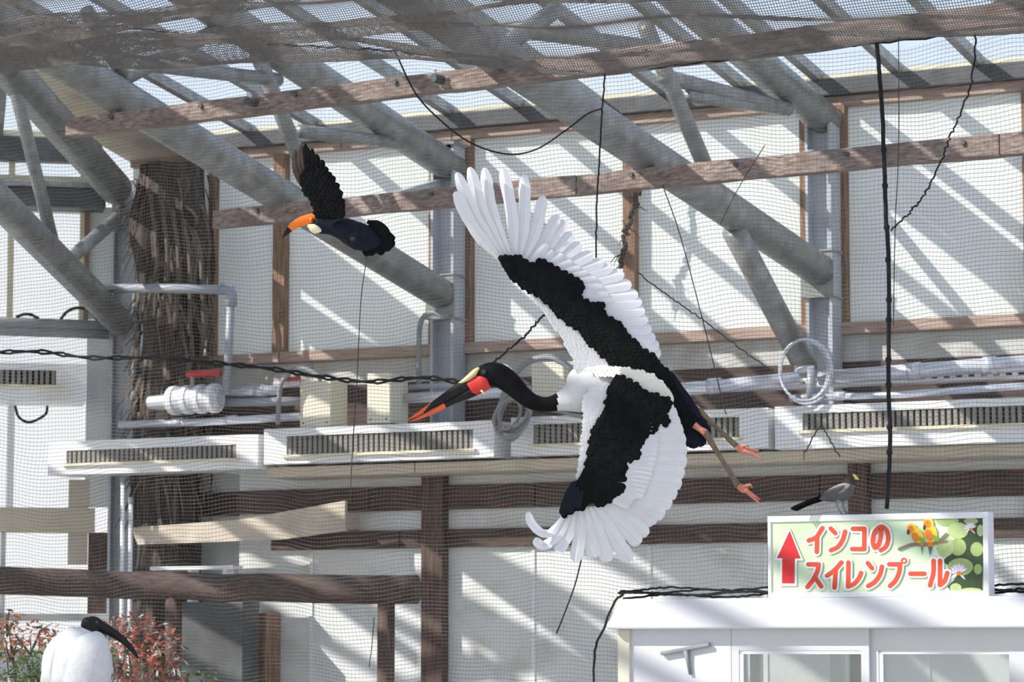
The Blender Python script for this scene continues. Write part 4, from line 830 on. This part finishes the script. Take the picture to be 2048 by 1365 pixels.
# ---- saddle-billed stork
K = Bird(14.0)
st = thing('stork', K.p(1240, 900, 0.05), 'large black and white stork flying with wings spread and red tipped bill', 'bird')
rings = [(1352, 806, .03, 4, 4), (1338, 802, .03, 20, 18), (1310, 793, .035, 38, 34), (1265, 782, .04, 52, 46), (1215, 778, .045, 60, 52), (1172, 783, .045, 55, 48), (1146, 795, .04, 33, 32), (1122, 803, .035, 20, 20), (1097, 809, .03, 15, 15), (1070, 806, .03, 16, 16), (1046, 791, .03, 18, 18), (1021, 767, .03, 22, 20), (999, 752, .03, 24, 21), (981, 749, .03, 24, 20), (966, 751, .03, 20, 18), (957, 756, .03, 13, 13), (950, 760, .03, 4, 4)]
def stork_m(f_, c_, s_):
    if f_ > 0.455 + 0.012 * s_: return 2
    if f_ < 0.22: return 1
    return 0
mb = MB(); K.sweep(rings, 110, 32, mb, stork_m, 0.006)
mb.build('body', [M['f_down'], M['f_cream'], M['f_black']], st, smooth=True)
# bill
mb = MB(); K.sweep([(956, 759, .03, 15, 12), (932, 771, .03, 13.5, 10), (900, 790, .03, 10.5, 8), (865, 811, .03, 6.5, 5), (835, 829, .03, 3.6, 3), (816, 840.5, .03, 0.6, 0.6)], 30, 14, mb, lambda f_, c_, s_: 1 if f_ > 0.64 + 0.08 * s_ else 0)
mb.build('upper_bill', [M['bill_black'], M['bill_red']], st, smooth=True)
mb = MB(); K.sweep([(960, 777, .03, 11, 11), (935, 789, .03, 10, 9), (905, 803, .03, 7, 6), (868, 823, .03, 5, 4), (840, 836, .03, 3, 2.5), (820, 844, .03, 0.6, 0.6)], 30, 14, mb, lambda f_, c_, s_: 1 if f_ > 0.46 else 0)
mb.build('lower_bill', [M['bill_black'], M['bill_red']], st, smooth=True)
mb = MB(); K.sweep([(974, 760, .03, 17, 17), (966, 764, .03, 19.8, 19), (955, 769, .03, 20, 16), (944, 775, .03, 19.5, 13.4), (939, 778, .03, 17.5, 12.2)], 14, 20, mb)
mb.build('face_patch', M['face_red'], st, smooth=True)
mb = MB(); K.sweep([(958, 738, .026, 4, 12), (951, 745, .024, 7, 15), (938, 756, .024, 6.5, 13), (926, 764, .025, 4.5, 9), (917, 767, .028, 1.2, 3)], 16, 14, mb); mb.build('saddle', M['saddle'], st, smooth=True)
mb = MB(); mb.tube([K.p(967, 744, -0.019), K.p(967, 744, -0.012)], K.m(5), 14); mb.build('eye', M['eye'], st)
mb = MB(); K.sweep([(962, 781, .0, 2.5, 2.5), (967, 786, .0, 2.6, 2.6), (971, 791, .0, 0.8, 0.8)], 6, 8, mb); mb.build('wattle', M['saddle'], st, smooth=True)

c3 = lambda x, y: (890 + x / 3.329, 320 + y / 3.329)
c4 = lambda x, y: (800 + x / 3.1017, 700 + y / 3.1017)
def up_depth(x, y):
    t = np.clip((760 - y) / 420, 0, 1.1); ch = ((x - 1160) * 0.72 + (y - 740) * 0.69 + 0) / 200; return -0.03 + 0.16 * t * t + 0.06 * ch * abs(ch)
def lo_depth(x, y):
    t = np.clip((y - 780) / 340, 0, 1.1); ch = (x - 1165) / 200; return -0.115 + 0.10 * t * t + 0.05 * ch * ch
# raised wing
band_up = [c3(*q) for q in ((355, 650), (385, 690), (400, 730), (440, 790), (500, 840), (550, 880), (610, 905), (680, 955), (740, 1035), (830, 1105), (900, 1140), (940, 1200), (990, 1260), (1060, 1320), (1130, 1385), (1250, 1420), (1400, 1470), (1500, 1500), (1480, 1420), (1430, 1360), (1390, 1312), (1290, 1252), (1225, 1170), (1168, 1092), (1112, 1058), (1060, 1030), (1058, 968), (960, 955), (895, 925), (918, 880), (922, 842), (880, 802), (845, 770), (780, 738), (720, 700), (645, 675), (605, 684), (580, 706), (530, 662), (440, 634), (380, 640))]
mb = MB(); coverts(K, mb, band_up, lambda x, y: (0.80, -0.60) if x < 1090 else (0.92, -0.25), 9, 24, 13, up_depth, 0.016, 0)
wu = mb.build('raised_wing', M['f_black'], st)
lead_up = [(1055, 584), (1068, 600), (1082, 617), (1094, 633), (1106, 651), (1116, 665), (1124, 678), (1136, 698), (1146, 718), (1152, 745), (1190, 760), (1235, 742), (1230, 724), (1205, 706), (1185, 690), (1168, 672), (1160, 660), (1140, 652), (1113, 632), (1095, 608), (1073, 592)]
mb = MB(); coverts(K, mb, lead_up, lambda x, y: (0.55, 0.75), 5, 15, 6, up_depth, 0.004, 0, 0.35, 0.012, 0.01, 0.0006)
mb.build('leading_down', M['f_down'], wu)
tips_up = [(65, 212), (78, 84), (163, 48), (262, 52), (383, 55), (528, 98), (655, 240), (752, 365), (800, 405), (850, 490), (905, 562), (985, 628), (1055, 680), (1115, 715), (1192, 760), (1242, 828), (1286, 895), (1312, 945), (1332, 1005), (1352, 1065), (1376, 1130), (1402, 1190), (1426, 1240), (1437, 1290), (1424, 1330)]
base_up = [(395, 690), (405, 680), (420, 672), (440, 668), (465, 665), (490, 668), (515, 675), (540, 690), (560, 700), (585, 715), (610, 730), (640, 745), (670, 770), (700, 795), (735, 830), (770, 865), (805, 905), (840, 945), (880, 990), (920, 1035), (970, 1085), (1020, 1135), (1080, 1190), (1150, 1250), (1230, 1310)]
nf = len(tips_up)
for i, (tp, bs) in enumerate(zip(tips_up, base_up)):
    b0, t0 = np.array(c3(*bs)), np.array(c3(*tp)); mid = (b0 + t0) / 2; d_ = t0 - b0; pr = np.array([d_[1], -d_[0]]) / np.linalg.norm(d_)
    bow = (-10 if i < 4 else (6 if i < 8 else 3)); mid = mid + pr * (-bow)
    mb = MB(); K.feather(mb, [b0, mid, t0], 24 if i < 8 else 25, lambda x, y, i=i: up_depth(x, y) + 0.012 - 0.0016 * (i - 8), n=22, tipr=0.16 if i < 8 else 0.10, camber=0.10, notch=0.05, mi2=1, tilt=-0.14)
    mb.build('primary_feather' if i < 10 else 'secondary_feather', [M['f_white'], M['f_rachis']], wu)
mb = MB()
for i in range(8, nf - 1):                                   # pale greater coverts between the black band and the vanes
    b0, t0 = np.array(c3(*base_up[i])), np.array(c3(*tips_up[i])); nx = np.array(c3(*base_up[i + 1]))
    for off in (0.0, 0.5):
        bb = b0 + (nx - b0) * off; fr2 = 0.60 if 9 < i < 20 else 0.5; e_ = bb + (t0 - bb) * fr2
        K.feather(mb, [bb, (bb + e_) / 2, e_], 15, lambda x, y: up_depth(x, y) - 0.004, n=7, tipr=0.2)
mb.build('greater_coverts', M['f_white'], wu)
# lowered wing
band_lo = [c4(*q) for q in ((1340, 150), (1300, 220), (1282, 300), (1250, 420), (1202, 482), (1176, 560), (1162, 650), (1150, 720), (1105, 800), (1064, 850), (1024, 930), (1002, 1000), (1010, 1042), (1060, 1004), (1100, 982), (1140, 980), (1168, 932), (1240, 972), (1308, 940), (1350, 892), (1398, 850), (1382, 785), (1408, 742), (1390, 702), (1468, 680), (1488, 622), (1508, 560), (1580, 492), (1600, 458), (1660, 470), (1670, 440), (1622, 382), (1668, 368), (1680, 312), (1550, 268), (1460, 212))]
mb = MB(); coverts(K, mb, band_lo, lambda x, y: (0.85, 0.35) if y < 960 else (0.55, 0.8), 9, 25, 13, lo_depth, 0.016, 0)
wl_ = mb.build('lowered_wing', M['f_black'], st)
mb = MB()
for i, (b0, t0) in enumerate((((1085, 830), (1005, 1030)), ((1105, 850), (1050, 1015)), ((1130, 870), (1100, 985)), ((1090, 815), (1015, 1000)))):
    K.feather(mb, [c4(*b0), c4((b0[0] + t0[0]) / 2 - 8, (b0[1] + t0[1]) / 2), c4(*t0)], 17, lambda x, y: lo_depth(x, y) - 0.03, n=9)
mb.build('alula', M['f_blue'], wl_)
lead_lo = [c4(*q) for q in ((1130, 335), (1138, 400), (1134, 470), (1126, 560), (1116, 660), (1104, 740), (1090, 812), (1108, 800), (1150, 720), (1165, 650), (1178, 560), (1205, 480), (1252, 420), (1284, 300), (1300, 225), (1250, 200), (1180, 240), (1140, 290))]
mb = MB(); coverts(K, mb, lead_lo, lambda x, y: (0.45, 0.8), 5, 15, 6, lo_depth, 0.004, 0, 0.3, 0.012, 0.01, 0.0006); mb.build('leading_down', M['f_down'], wl_)
prim = [[(1030, 1010), (975, 1090), (930, 1140), (870, 1132), (815, 1075), (792, 1008)], [(1055, 1020), (1005, 1120), (940, 1190), (880, 1215), (832, 1175)], [(1080, 1000), (1050, 1130), (1010, 1210), (968, 1258)], [(1110, 990), (1112, 1150), (1090, 1316)], [(1145, 985), (1165, 1140), (1212, 1288)], [(1175, 980), (1225, 1140), (1296, 1316)], [(1210, 975), (1310, 1140), (1430, 1312)], [(1240, 970), (1370, 1090), (1490, 1205)], [(1265, 955), (1410, 1050), (1538, 1150)], [(1290, 935), (1440, 1005), (1576, 1078)]]
for i, g in enumerate(prim):
    mb = MB(); K.feather(mb, [c4(*q) for q in g], (17, 19, 22, 27, 30, 30, 31, 30, 29, 28)[i], lambda x, y, i=i: lo_depth(x, y) + 0.012 - 0.0015 * (i - 5) - (0.05 * max(0, 1090 - x) / 40 if i < 2 else 0), n=18, tipr=0.14, camber=0.10, notch=0.05, mi2=1, tilt=0.14)
    mb.build('primary_feather', [M['f_white'], M['f_rachis']], wl_)
sec_t = [(1605, 1050), (1645, 1022), (1690, 955), (1722, 892), (1750, 830), (1768, 762), (1782, 690), (1784, 620), (1776, 555), (1760, 500), (1742, 450), (1724, 400), (1705, 370)]
sec_b = [(1290, 915), (1300, 890), (1320, 860), (1335, 815), (1350, 770), (1365, 720), (1385, 670), (1405, 615), (1430, 560), (1460, 505), (1490, 455), (1520, 410), (1560, 370)]
for i, (tp, bs) in enumerate(zip(sec_t, sec_b)):
    mb = MB(); m_ = ((tp[0] + bs[0]) / 2, (tp[1] + bs[1]) / 2 + 12); K.feather(mb, [c4(*bs), c4(*m_), c4(*tp)], 31, lambda x, y, i=i: lo_depth(x, y) + 0.004 - 0.0015 * i, n=14, tipr=0.09, camber=0.08, notch=0.05, mi2=1, tilt=0.14)
    mb.build('secondary_feather', [M['f_white'], M['f_rachis']], wl_)
mb = MB()
for i in range(len(sec_t) - 2):
    for off in (0, 0.5):
        b0 = np.array(sec_b[i]) * (1 - off) + np.array(sec_b[i + 1]) * off; t0 = np.array(sec_t[i]) * (1 - off) + np.array(sec_t[i + 1]) * off; e_ = b0 + (t0 - b0) * (0.52 if 1 < i < 9 else 0.42)
        K.feather(mb, [c4(*b0), c4(*((b0 + e_) / 2)), c4(*e_)], 16, lambda x, y: lo_depth(x, y) - 0.018, n=7, tipr=0.2)
mb.build('greater_coverts', M['f_white'], wl_)
# black tail and rump feathers
mb = MB(); tl = [[(1318, 735), (1345, 770), (1385, 825)], [(1320, 750), (1360, 800), (1412, 850)], [(1325, 770), (1370, 825), (1418, 872)], [(1330, 785), (1368, 840), (1408, 892)], [(1332, 795), (1362, 845), (1394, 896)], [(1332, 800), (1356, 850), (1382, 892)], [(1330, 800), (1350, 840), (1372, 872)], [(1322, 742), (1352, 790), (1398, 838)]]
for i, g in enumerate(tl): K.feather(mb, g, 30, lambda x, y, i=i: 0.05 - 0.002 * i, n=10, tipr=0.15, camber=0.12, notch=0.08)
mb.build('tail', M['f_blue'], st)
mb = MB(); coverts(K, mb, [(1318, 728), (1338, 752), (1362, 796), (1392, 842), (1372, 866), (1346, 822), (1334, 790), (1310, 748)], lambda x, y: (0.6, 0.8), 9, 22, 11, lambda x, y: 0.02, 0.01, 0); mb.build('tail_coverts', M['f_black'], st)
mb = MB(); coverts(K, mb, [(1165, 738), (1215, 731), (1262, 737), (1302, 747), (1330, 768), (1341, 796), (1325, 802), (1296, 786), (1262, 766), (1232, 752), (1195, 752)], lambda x, y: (0.9, 0.45), 8, 18, 8, lambda x, y: -0.095 + 0.0008 * abs(x - 1240), 0.02, 0, 0.3, 0.05, 0.01, 0.0006); mb.build('back_feathers', M['f_cream'], st)
# legs and feet
def leg(a0, kn, an, toes, hind, dy):
    mb = MB(); K.sweep([(*a0, dy, 7, 7), ((a0[0] + kn[0]) / 2, (a0[1] + kn[1]) / 2, dy, 6, 6), (*kn, dy, 7.5, 7), (kn[0] + (an[0] - kn[0]) * 0.2, kn[1] + (an[1] - kn[1]) * 0.2, dy, 6, 6), ((kn[0] + an[0]) / 2, (kn[1] + an[1]) / 2, dy, 4.6, 4.6), (*an, dy, 6.2, 5.5)], 34, 12, mb, lambda f_, c_, s_: 1 if f_ < 0.34 else 0, 0.03)
    lg = mb.build('leg', [M['leg'], M['leg_pink']], st, smooth=True)
    mb = MB(); K.sweep([(*an, dy, 5.5, 5.5), (an[0] + 8, an[1] + 5, dy, 8, 7), (an[0] + 16, an[1] + 9, dy, 7, 6), (an[0] + 22, an[1] + 12, dy, 2, 2)], 12, 12, mb); mb.build('foot', M['leg_pink'], lg, smooth=True)
    for i, tq in enumerate(toes):
        mb = MB(); q0 = (an[0] + 14, an[1] + 8); K.sweep([(*q0, dy - 0.004 * i, 4, 4), ((q0[0] + tq[0]) / 2, (q0[1] + tq[1]) / 2, dy - 0.006 * i, 3.4, 3.4), (*tq, dy - 0.008 * i, 1.2, 1.2)], 10, 8, mb); mb.build('toe', M['leg_pink'], lg, smooth=True)
    mb = MB(); K.sweep([(an[0] + 8, an[1] + 2, dy - 0.01, 3, 3), (hind[0] - 4, hind[1] - 1, dy - 0.015, 3.2, 3.2), (*hind, dy - 0.015, 2.4, 2.4), (hind[0] + 2, hind[1] + 5, dy - 0.01, 0.8, 0.8)], 10, 8, mb); mb.build('hind_toe', M['leg_pink'], lg, smooth=True)
leg((1376, 806), (1398, 822), (1473, 893), ((1518, 902), (1512, 908), (1525, 918)), (1496, 893), 0.06)
leg((1388, 850), (1412, 868), (1476, 972), ((1520, 1000), (1522, 1010), (1512, 996)), (1502, 972), 0.02)

# ---- toucan
T = Bird(14.3)
tu = thing('toucan', T.p(690, 500), 'black toucan with an orange bill flying with wings raised', 'bird')
mb = MB(); T.sweep([(624, 444, 0, 3, 3), (630, 446, 0, 15, 13), (642, 449, 0, 19, 17), (664, 452, 0, 19, 19), (690, 460, 0, 24, 24), (715, 472, 0, 28, 26), (738, 480, 0, 24, 22), (755, 484, 0, 14, 14), (764, 486, 0, 3, 3)], 50, 24, mb, lambda f_, c_, s_: 0, 0.02)
mb.build('body', M['f_blue'], tu, smooth=True)
mb = MB(); T.sweep([(636, 437, 0, 10, 8), (622, 438, 0, 10.5, 9), (604, 443, 0, 10, 8), (588, 451, 0, 8, 6), (575, 463, 0, 5.5, 4), (564, 477, 0, 0.8, 0.8)], 30, 16, mb, lambda f_, c_, s_: 1 if f_ > 0.70 else 0); mb.build('bill', [M['t_orange'], M['bill_black']], tu, smooth=True)
mb = MB(); T.sweep([(616, 451, 0, 3, 8), (626, 456, 0, 9, 15), (634, 459, -0.005, 9.5, 17), (640, 462, 0, 4, 12)], 14, 16, mb); mb.build('throat', M['t_cream'], tu, smooth=True)
mb = MB(); mb.tube([T.p(625, 440, -0.036), T.p(625, 440, -0.028)], T.m(2.6), 12); mb.build('eye', M['eye'], tu)
mb = MB(); T.sweep([(619, 440, 0, 4, 10), (624, 440, 0, 6.5, 12.5), (629, 441, 0, 4, 10)], 8, 14, mb); mb.build('eye_ring', M['t_orange'], tu, smooth=True)
ct = lambda x, y: (540 + x / 5.25, 270 + y / 5.25)
wing_t = [ct(*q) for q in ((480, 850), (430, 700), (400, 630), (330, 560), (310, 500), (330, 400), (380, 330), (470, 330), (560, 400), (650, 480), (710, 560), (745, 650), (770, 740), (778, 850), (700, 890), (560, 890))]
for s_ in (1, -1):
    dt = (lambda x, y: -0.07 - 0.0004 * (450 - y)) if s_ == 1 else (lambda x, y: 0.075 + 0.0004 * (450 - y))
    sc = (lambda q: q) if s_ == 1 else (lambda q: (660 + (q[0] - 660) * 0.93, 448 + (q[1] - 448) * 0.90))
    mb = MB(); coverts(T, mb, [sc(q) for q in wing_t], lambda x, y: (0.25, -0.95), 9, 22, 11, dt, 0.008, 0); wt = mb.build('wing', M['f_black'], tu)
    prim_t = [((340, 540), (262, 380), (252, 190)), ((350, 520), (275, 340), (262, 150)), ((370, 500), (310, 300), (312, 130)), ((390, 480), (345, 280), (325, 95)), ((410, 470), (375, 260), (372, 92)), ((430, 460), (415, 280), (395, 130)), ((450, 470), (455, 300), (440, 140)), ((480, 480), (495, 330), (480, 200)), ((500, 500), (540, 380), (545, 260)), ((520, 520), (570, 430), (585, 330)), ((540, 560), (610, 470), (618, 385)), ((560, 600), (640, 520), (660, 425)), ((580, 640), (680, 570), (705, 500)), ((600, 700), (710, 640), (745, 580)), ((610, 760), (730, 720), (768, 670)), ((620, 810), (740, 790), (778, 770))]
    for i, g in enumerate(prim_t):
        mb = MB(); T.feather(mb, [sc(ct(*q)) for q in g], 9.5 if i < 7 else 14, lambda x, y, i=i: dt(x, y) + s_ * 0.004 + 0.0015 * s_ * (8 - i), n=10, tipr=0.2, camber=0.1, notch=0.06); mb.build('flight_feather', M['f_brown'] if i < 4 else M['f_black'], wt)
mb = MB()
for i, g in enumerate((((1020, 910), (1150, 960), (1240, 1060)), ((1020, 960), (1180, 1020), (1300, 1120)), ((1020, 1000), (1180, 1080), (1305, 1170)), ((1010, 1040), (1160, 1120), (1270, 1205)), ((980, 1070), (1100, 1170), (1205, 1240)), ((950, 1080), (1030, 1180), (1100, 1255)), ((930, 1090), (1000, 1190), (1050, 1262)))):
    T.feather(mb, [ct(*q) for q in g], 19, lambda x, y, i=i: -0.02 + 0.006 * i, n=10, tipr=0.12, notch=0.1)
mb.build('tail', M['f_black'], tu)
mb = MB(); T.sweep([(702, 478, -0.07, 3, 4), (709, 480, -0.085, 8, 6), (714, 487, -0.085, 5, 5), (712, 493, -0.08, 1, 1)], 10, 10, mb); mb.build('folded_foot', M['f_blue'], tu, smooth=True)

# ---- ibis on a wooden perch
I = Bird(15.0)
ib = thing('ibis', I.p(150, 1520), 'white ibis with a bare black head and down curved bill', 'bird')
mb = MB(); I.sweep([(125, 1470, 0, 6, 6), (130, 1440, 0, 42, 40), (140, 1400, 0, 62, 58), (150, 1360, 0, 68, 62), (158, 1325, 0, 68, 62), (166, 1297, 0, 60, 56), (172, 1279, 0, 47, 44), (178, 1268, 0, 28, 28), (182, 1259, 0, 20, 20), (183, 1251, 0, 21.5, 20), (183, 1243, 0, 19, 18), (184, 1236, 0, 11, 11), (184, 1233, 0, 3, 3)], 70, 28, mb, lambda f_, c_, s_: 1 if f_ > 0.625 + 0.015 * s_ else 0)
mb.build('body', [M['f_down'], M['bill_black']], ib, smooth=True)
mb = MB(); I.sweep([(188, 1247, 0, 14, 13), (206, 1256, 0, 11, 9), (226, 1267, 0, 9, 7), (248, 1283, 0, 7, 6), (264, 1300, 0, 5.2, 4.5), (277, 1318, 0, 2, 2)], 30, 14, mb); mb.build('bill', M['bill_black'], ib, smooth=True)
mb = MB(); mb.tube([I.p(193, 1245, -0.04), I.p(193, 1245, -0.034)], I.m(3), 10); mb.build('eye', M['eye'], ib)
for rg in ([(152, 1268, 0.02, 8, 10), (132, 1282, 0.01, 20, 30), (116, 1310, 0.0, 27, 46), (110, 1345, 0.0, 26, 50), (112, 1390, 0.0, 24, 46), (118, 1440, 0.0, 10, 20)], [(196, 1268, -0.06, 10, 8), (190, 1284, -0.085, 30, 22), (178, 1312, -0.095, 46, 28), (166, 1350, -0.10, 50, 28), (156, 1400, -0.10, 44, 24), (146, 1450, -0.08, 16, 12)]):
    mb = MB(); I.sweep(rg, 36, 24, mb); mb.build('wing', M['f_down'], ib, smooth=True)
mb = MB()
for i in range(6): I.feather(mb, [(112 + 4 * i, 1400), (104 + 4 * i, 1450), (98 + 5 * i, 1500)], 16, lambda x, y: -0.02 + 0.01 * i, n=8)
mb.build('tail', M['f_white'], ib)
pz_ = I.p(150, 1560)
for dx in (-12, 18):
    q = I.p(150 + dx, 1560); mb = MB(); mb.tube([I.p(146 + dx, 1450), I.p(148 + dx, 1500), q], [0.012, 0.008, 0.008], 8); lg = mb.build('leg', M['bill_black'], ib, smooth=True)
    for an in (-0.5, 0, 0.5): mb = MB(); mb.tube([q, q + np.array([0.06 * math.sin(an), -0.06 * math.cos(an), 0])], [0.007, 0.004], 6); mb.build('toe', M['bill_black'], lg)
pr = thing('perch', np.array([pz_[0], pz_[1], 0]), 'wooden perch post carrying the white ibis', 'perch')
mb = MB(); mb.tube([np.array([pz_[0], pz_[1], 0.0]), np.array([pz_[0], pz_[1], pz_[2] - 0.06])], 0.07, 12); mb.build('post', M['wood_v'], pr, smooth=True)
mb = MB(); mb.bar(pz_ - np.array([0.5, 0, 0.035]), pz_ + np.array([0.5, 0, -0.035]), 0.14, 0.055); mb.build('rail', M['wood_v'], pr, bevel=0.01)

# ---- grey plantain-eater on the sign
gp = B.px(1690, 1030, WS - 0.045); G = Bird(gp[1]); sc_ = 1.0
gb = thing('small_bird', gp, 'small grey bird with yellow bill and long dark tail on the sign', 'bird')
gd = lambda: 0.0
mb = MB(); G.sweep([(1640, 998, 0, 2, 2), (1650, 995, 0, 9, 9), (1668, 990, 0, 15, 14), (1688, 983, 0, 17, 15), (1698, 972, 0, 13, 12), (1699, 962, 0, 11, 10), (1700, 954, 0, 9, 9), (1701, 948, 0, 3, 3)], 44, 20, mb, lambda f_, c_, s_: 2 if f_ > 0.60 else (1 if s_ > 0.15 else 0), 0.02)
mb.build('body', [M['grey_feather'], M['grey_pale'], M['brown_head']], gb, smooth=True)
mb = MB(); G.sweep([(1705, 954, 0, 6, 5), (1711, 956, 0, 4.5, 4), (1717, 960, 0, 1, 1)], 10, 12, mb); mb.build('bill', M['y_bill'], gb, smooth=True)
mb = MB(); mb.tube([G.p(1703, 952, -0.03), G.p(1703, 952, -0.024)], G.m(1.6), 8); mb.build('eye', M['eye'], gb)
mb = MB()
for i in range(5): G.feather(mb, [(1652 + i, 990 + 2 * i), (1620, 1003 + i), (1581 + i * 2, 1019 + i * 0.6)], 8, lambda x, y, i=i: -0.02 + 0.008 * i, n=8, tipr=0.15)
mb.build('tail', M['f_black'], gb)
for dpt in (-0.048, 0.048):
    mb = MB()
    for i in range(8): G.feather(mb, [(1690 - i * 2, 972 + i * 2), (1672 - i * 2, 980 + i * 2), (1646 - i, 990 + i * 1.2)], 9, lambda x, y, i=i: dpt + 0.001 * i * (1 if dpt < 0 else -1), n=7, tipr=0.2)
    mb.build('wing', [M['grey_feather']], gb)
for dx, dpt in ((0, -0.015), (12, 0.015)):
    q = G.p(1683 + dx, 1025); q[2] = gp[2] if False else z1s + 0.004; q[1] += dpt; mb = MB(); mb.tube([G.p(1676 + dx, 1000, dpt), G.p(1674 + dx, 1013, dpt), q], [0.014, 0.007, 0.006], 8); lg = mb.build('leg', M['hose'], gb, smooth=True)
    for an in (-0.6, 0, 0.6): mb = MB(); mb.tube([q, q + np.array([0.03 * math.cos(an), 0.03 * math.sin(an), 0])], [0.004, 0.003], 6); mb.build('toe', M['hose'], lg)

# ------------------------------------------------------------------ shrubs at the lower left, behind the net
M['leaf_red'] = mat('red_leaf', (0.62, 0.17, 0.13), 0.55, 0.3, 30, transl=0.35)
M['leaf_orange'] = mat('orange_leaf', (0.68, 0.28, 0.10), 0.55, 0.3, 30, transl=0.35)
M['leaf_green'] = mat('green_leaf', (0.17, 0.32, 0.06), 0.5, 0.35, 30, transl=0.35)
M['leaf_dark'] = mat('dark_leaf', (0.07, 0.12, 0.045), 0.5, 0.35, 30, transl=0.2)
M['petal'] = mat('white_petal', (0.85, 0.84, 0.82), 0.6, 0.05, 30, transl=0.3)
M['stem'] = mat('shrub_stem', (0.13, 0.09, 0.06), 0.9, 0.3, 30)
def shrub(name, label, blobs, D, mats, n, size, foot):
    f_ = P(foot, 1300, D); f_[2] = 0; t = thing(name, f_, label, 'shrub'); mb = MB(); sm = MB()
    for (bx_, by_, rx, ry) in blobs:
        c_ = P(bx_, by_, D); sm.tube(spl([f_, (f_ * 0.35 + c_ * 0.65) + np.array([0.05, 0.03, -0.1]), c_], 8), [0.016] * 4 + [0.01, 0.008, 0.006, 0.004], 6)
        for i in range(6):
            q = P(bx_ + random.uniform(-rx, rx), by_ + random.uniform(-ry, ry), D + random.uniform(-0.2, 0.2)); sm.tube([c_ - ZV * 0.12, (c_ + q) / 2, q], [0.007, 0.005, 0.002], 5)
        for i in range(int(n * rx * ry / 1500)):
            aq, rr_ = random.uniform(0, 6.283), math.sqrt(random.random()); q = P(bx_ + rx * rr_ * math.cos(aq), by_ + ry * rr_ * math.sin(aq), D + random.uniform(-0.22, 0.22))
            d_ = np.array([random.uniform(-1, 1), random.uniform(-1, 1), random.uniform(-0.7, 0.5)]); d_ /= np.linalg.norm(d_); s_ = np.cross(d_, np.array([random.uniform(-1, 1), random.uniform(-1, 1), 1.0])); s_ /= np.linalg.norm(s_); l_ = size * random.uniform(0.6, 1.3)
            mb.add([q, q + d_ * l_ * 0.5 + s_ * l_ * 0.2, q + d_ * l_, q + d_ * l_ * 0.5 - s_ * l_ * 0.2], [(0, 1, 2, 3)], random.choices(range(len(mats)), [5] + [2] * (len(mats) - 1))[0])
    mb.build('foliage', [M[m] for m in mats], t, stuff=True); sm.build('stems', M['stem'], t)
shrub('red_shrub', 'red leaved shrub beyond the ibis bill', [(250, 1250, 45, 22), (290, 1275, 60, 40), (330, 1310, 40, 50), (240, 1320, 40, 55), (300, 1370, 70, 60)], 21.0, ['leaf_red', 'leaf_orange', 'leaf_dark', 'petal'], 150, 0.055, 280)
shrub('orange_shrub', 'orange red leaved shrub left of the ibis', [(15, 1240, 30, 22), (60, 1275, 60, 32), (115, 1285, 40, 22), (20, 1290, 35, 30)], 21.2, ['leaf_orange', 'leaf_red', 'leaf_dark'], 110, 0.055, 60)
shrub('green_shrub', 'bright green shrub with white flowers in front of the orange shrub', [(75, 1335, 45, 35), (45, 1365, 45, 35), (95, 1375, 40, 60)], 20.8, ['leaf_green', 'leaf_green', 'petal'], 190, 0.05, 70)
shrub('dark_shrub', 'low dark green shrub along the foot of the left wall', [(20, 1335, 50, 40), (180, 1350, 70, 60), (390, 1390, 60, 60)], 22.0, ['leaf_dark', 'leaf_green'], 90, 0.06, 200)
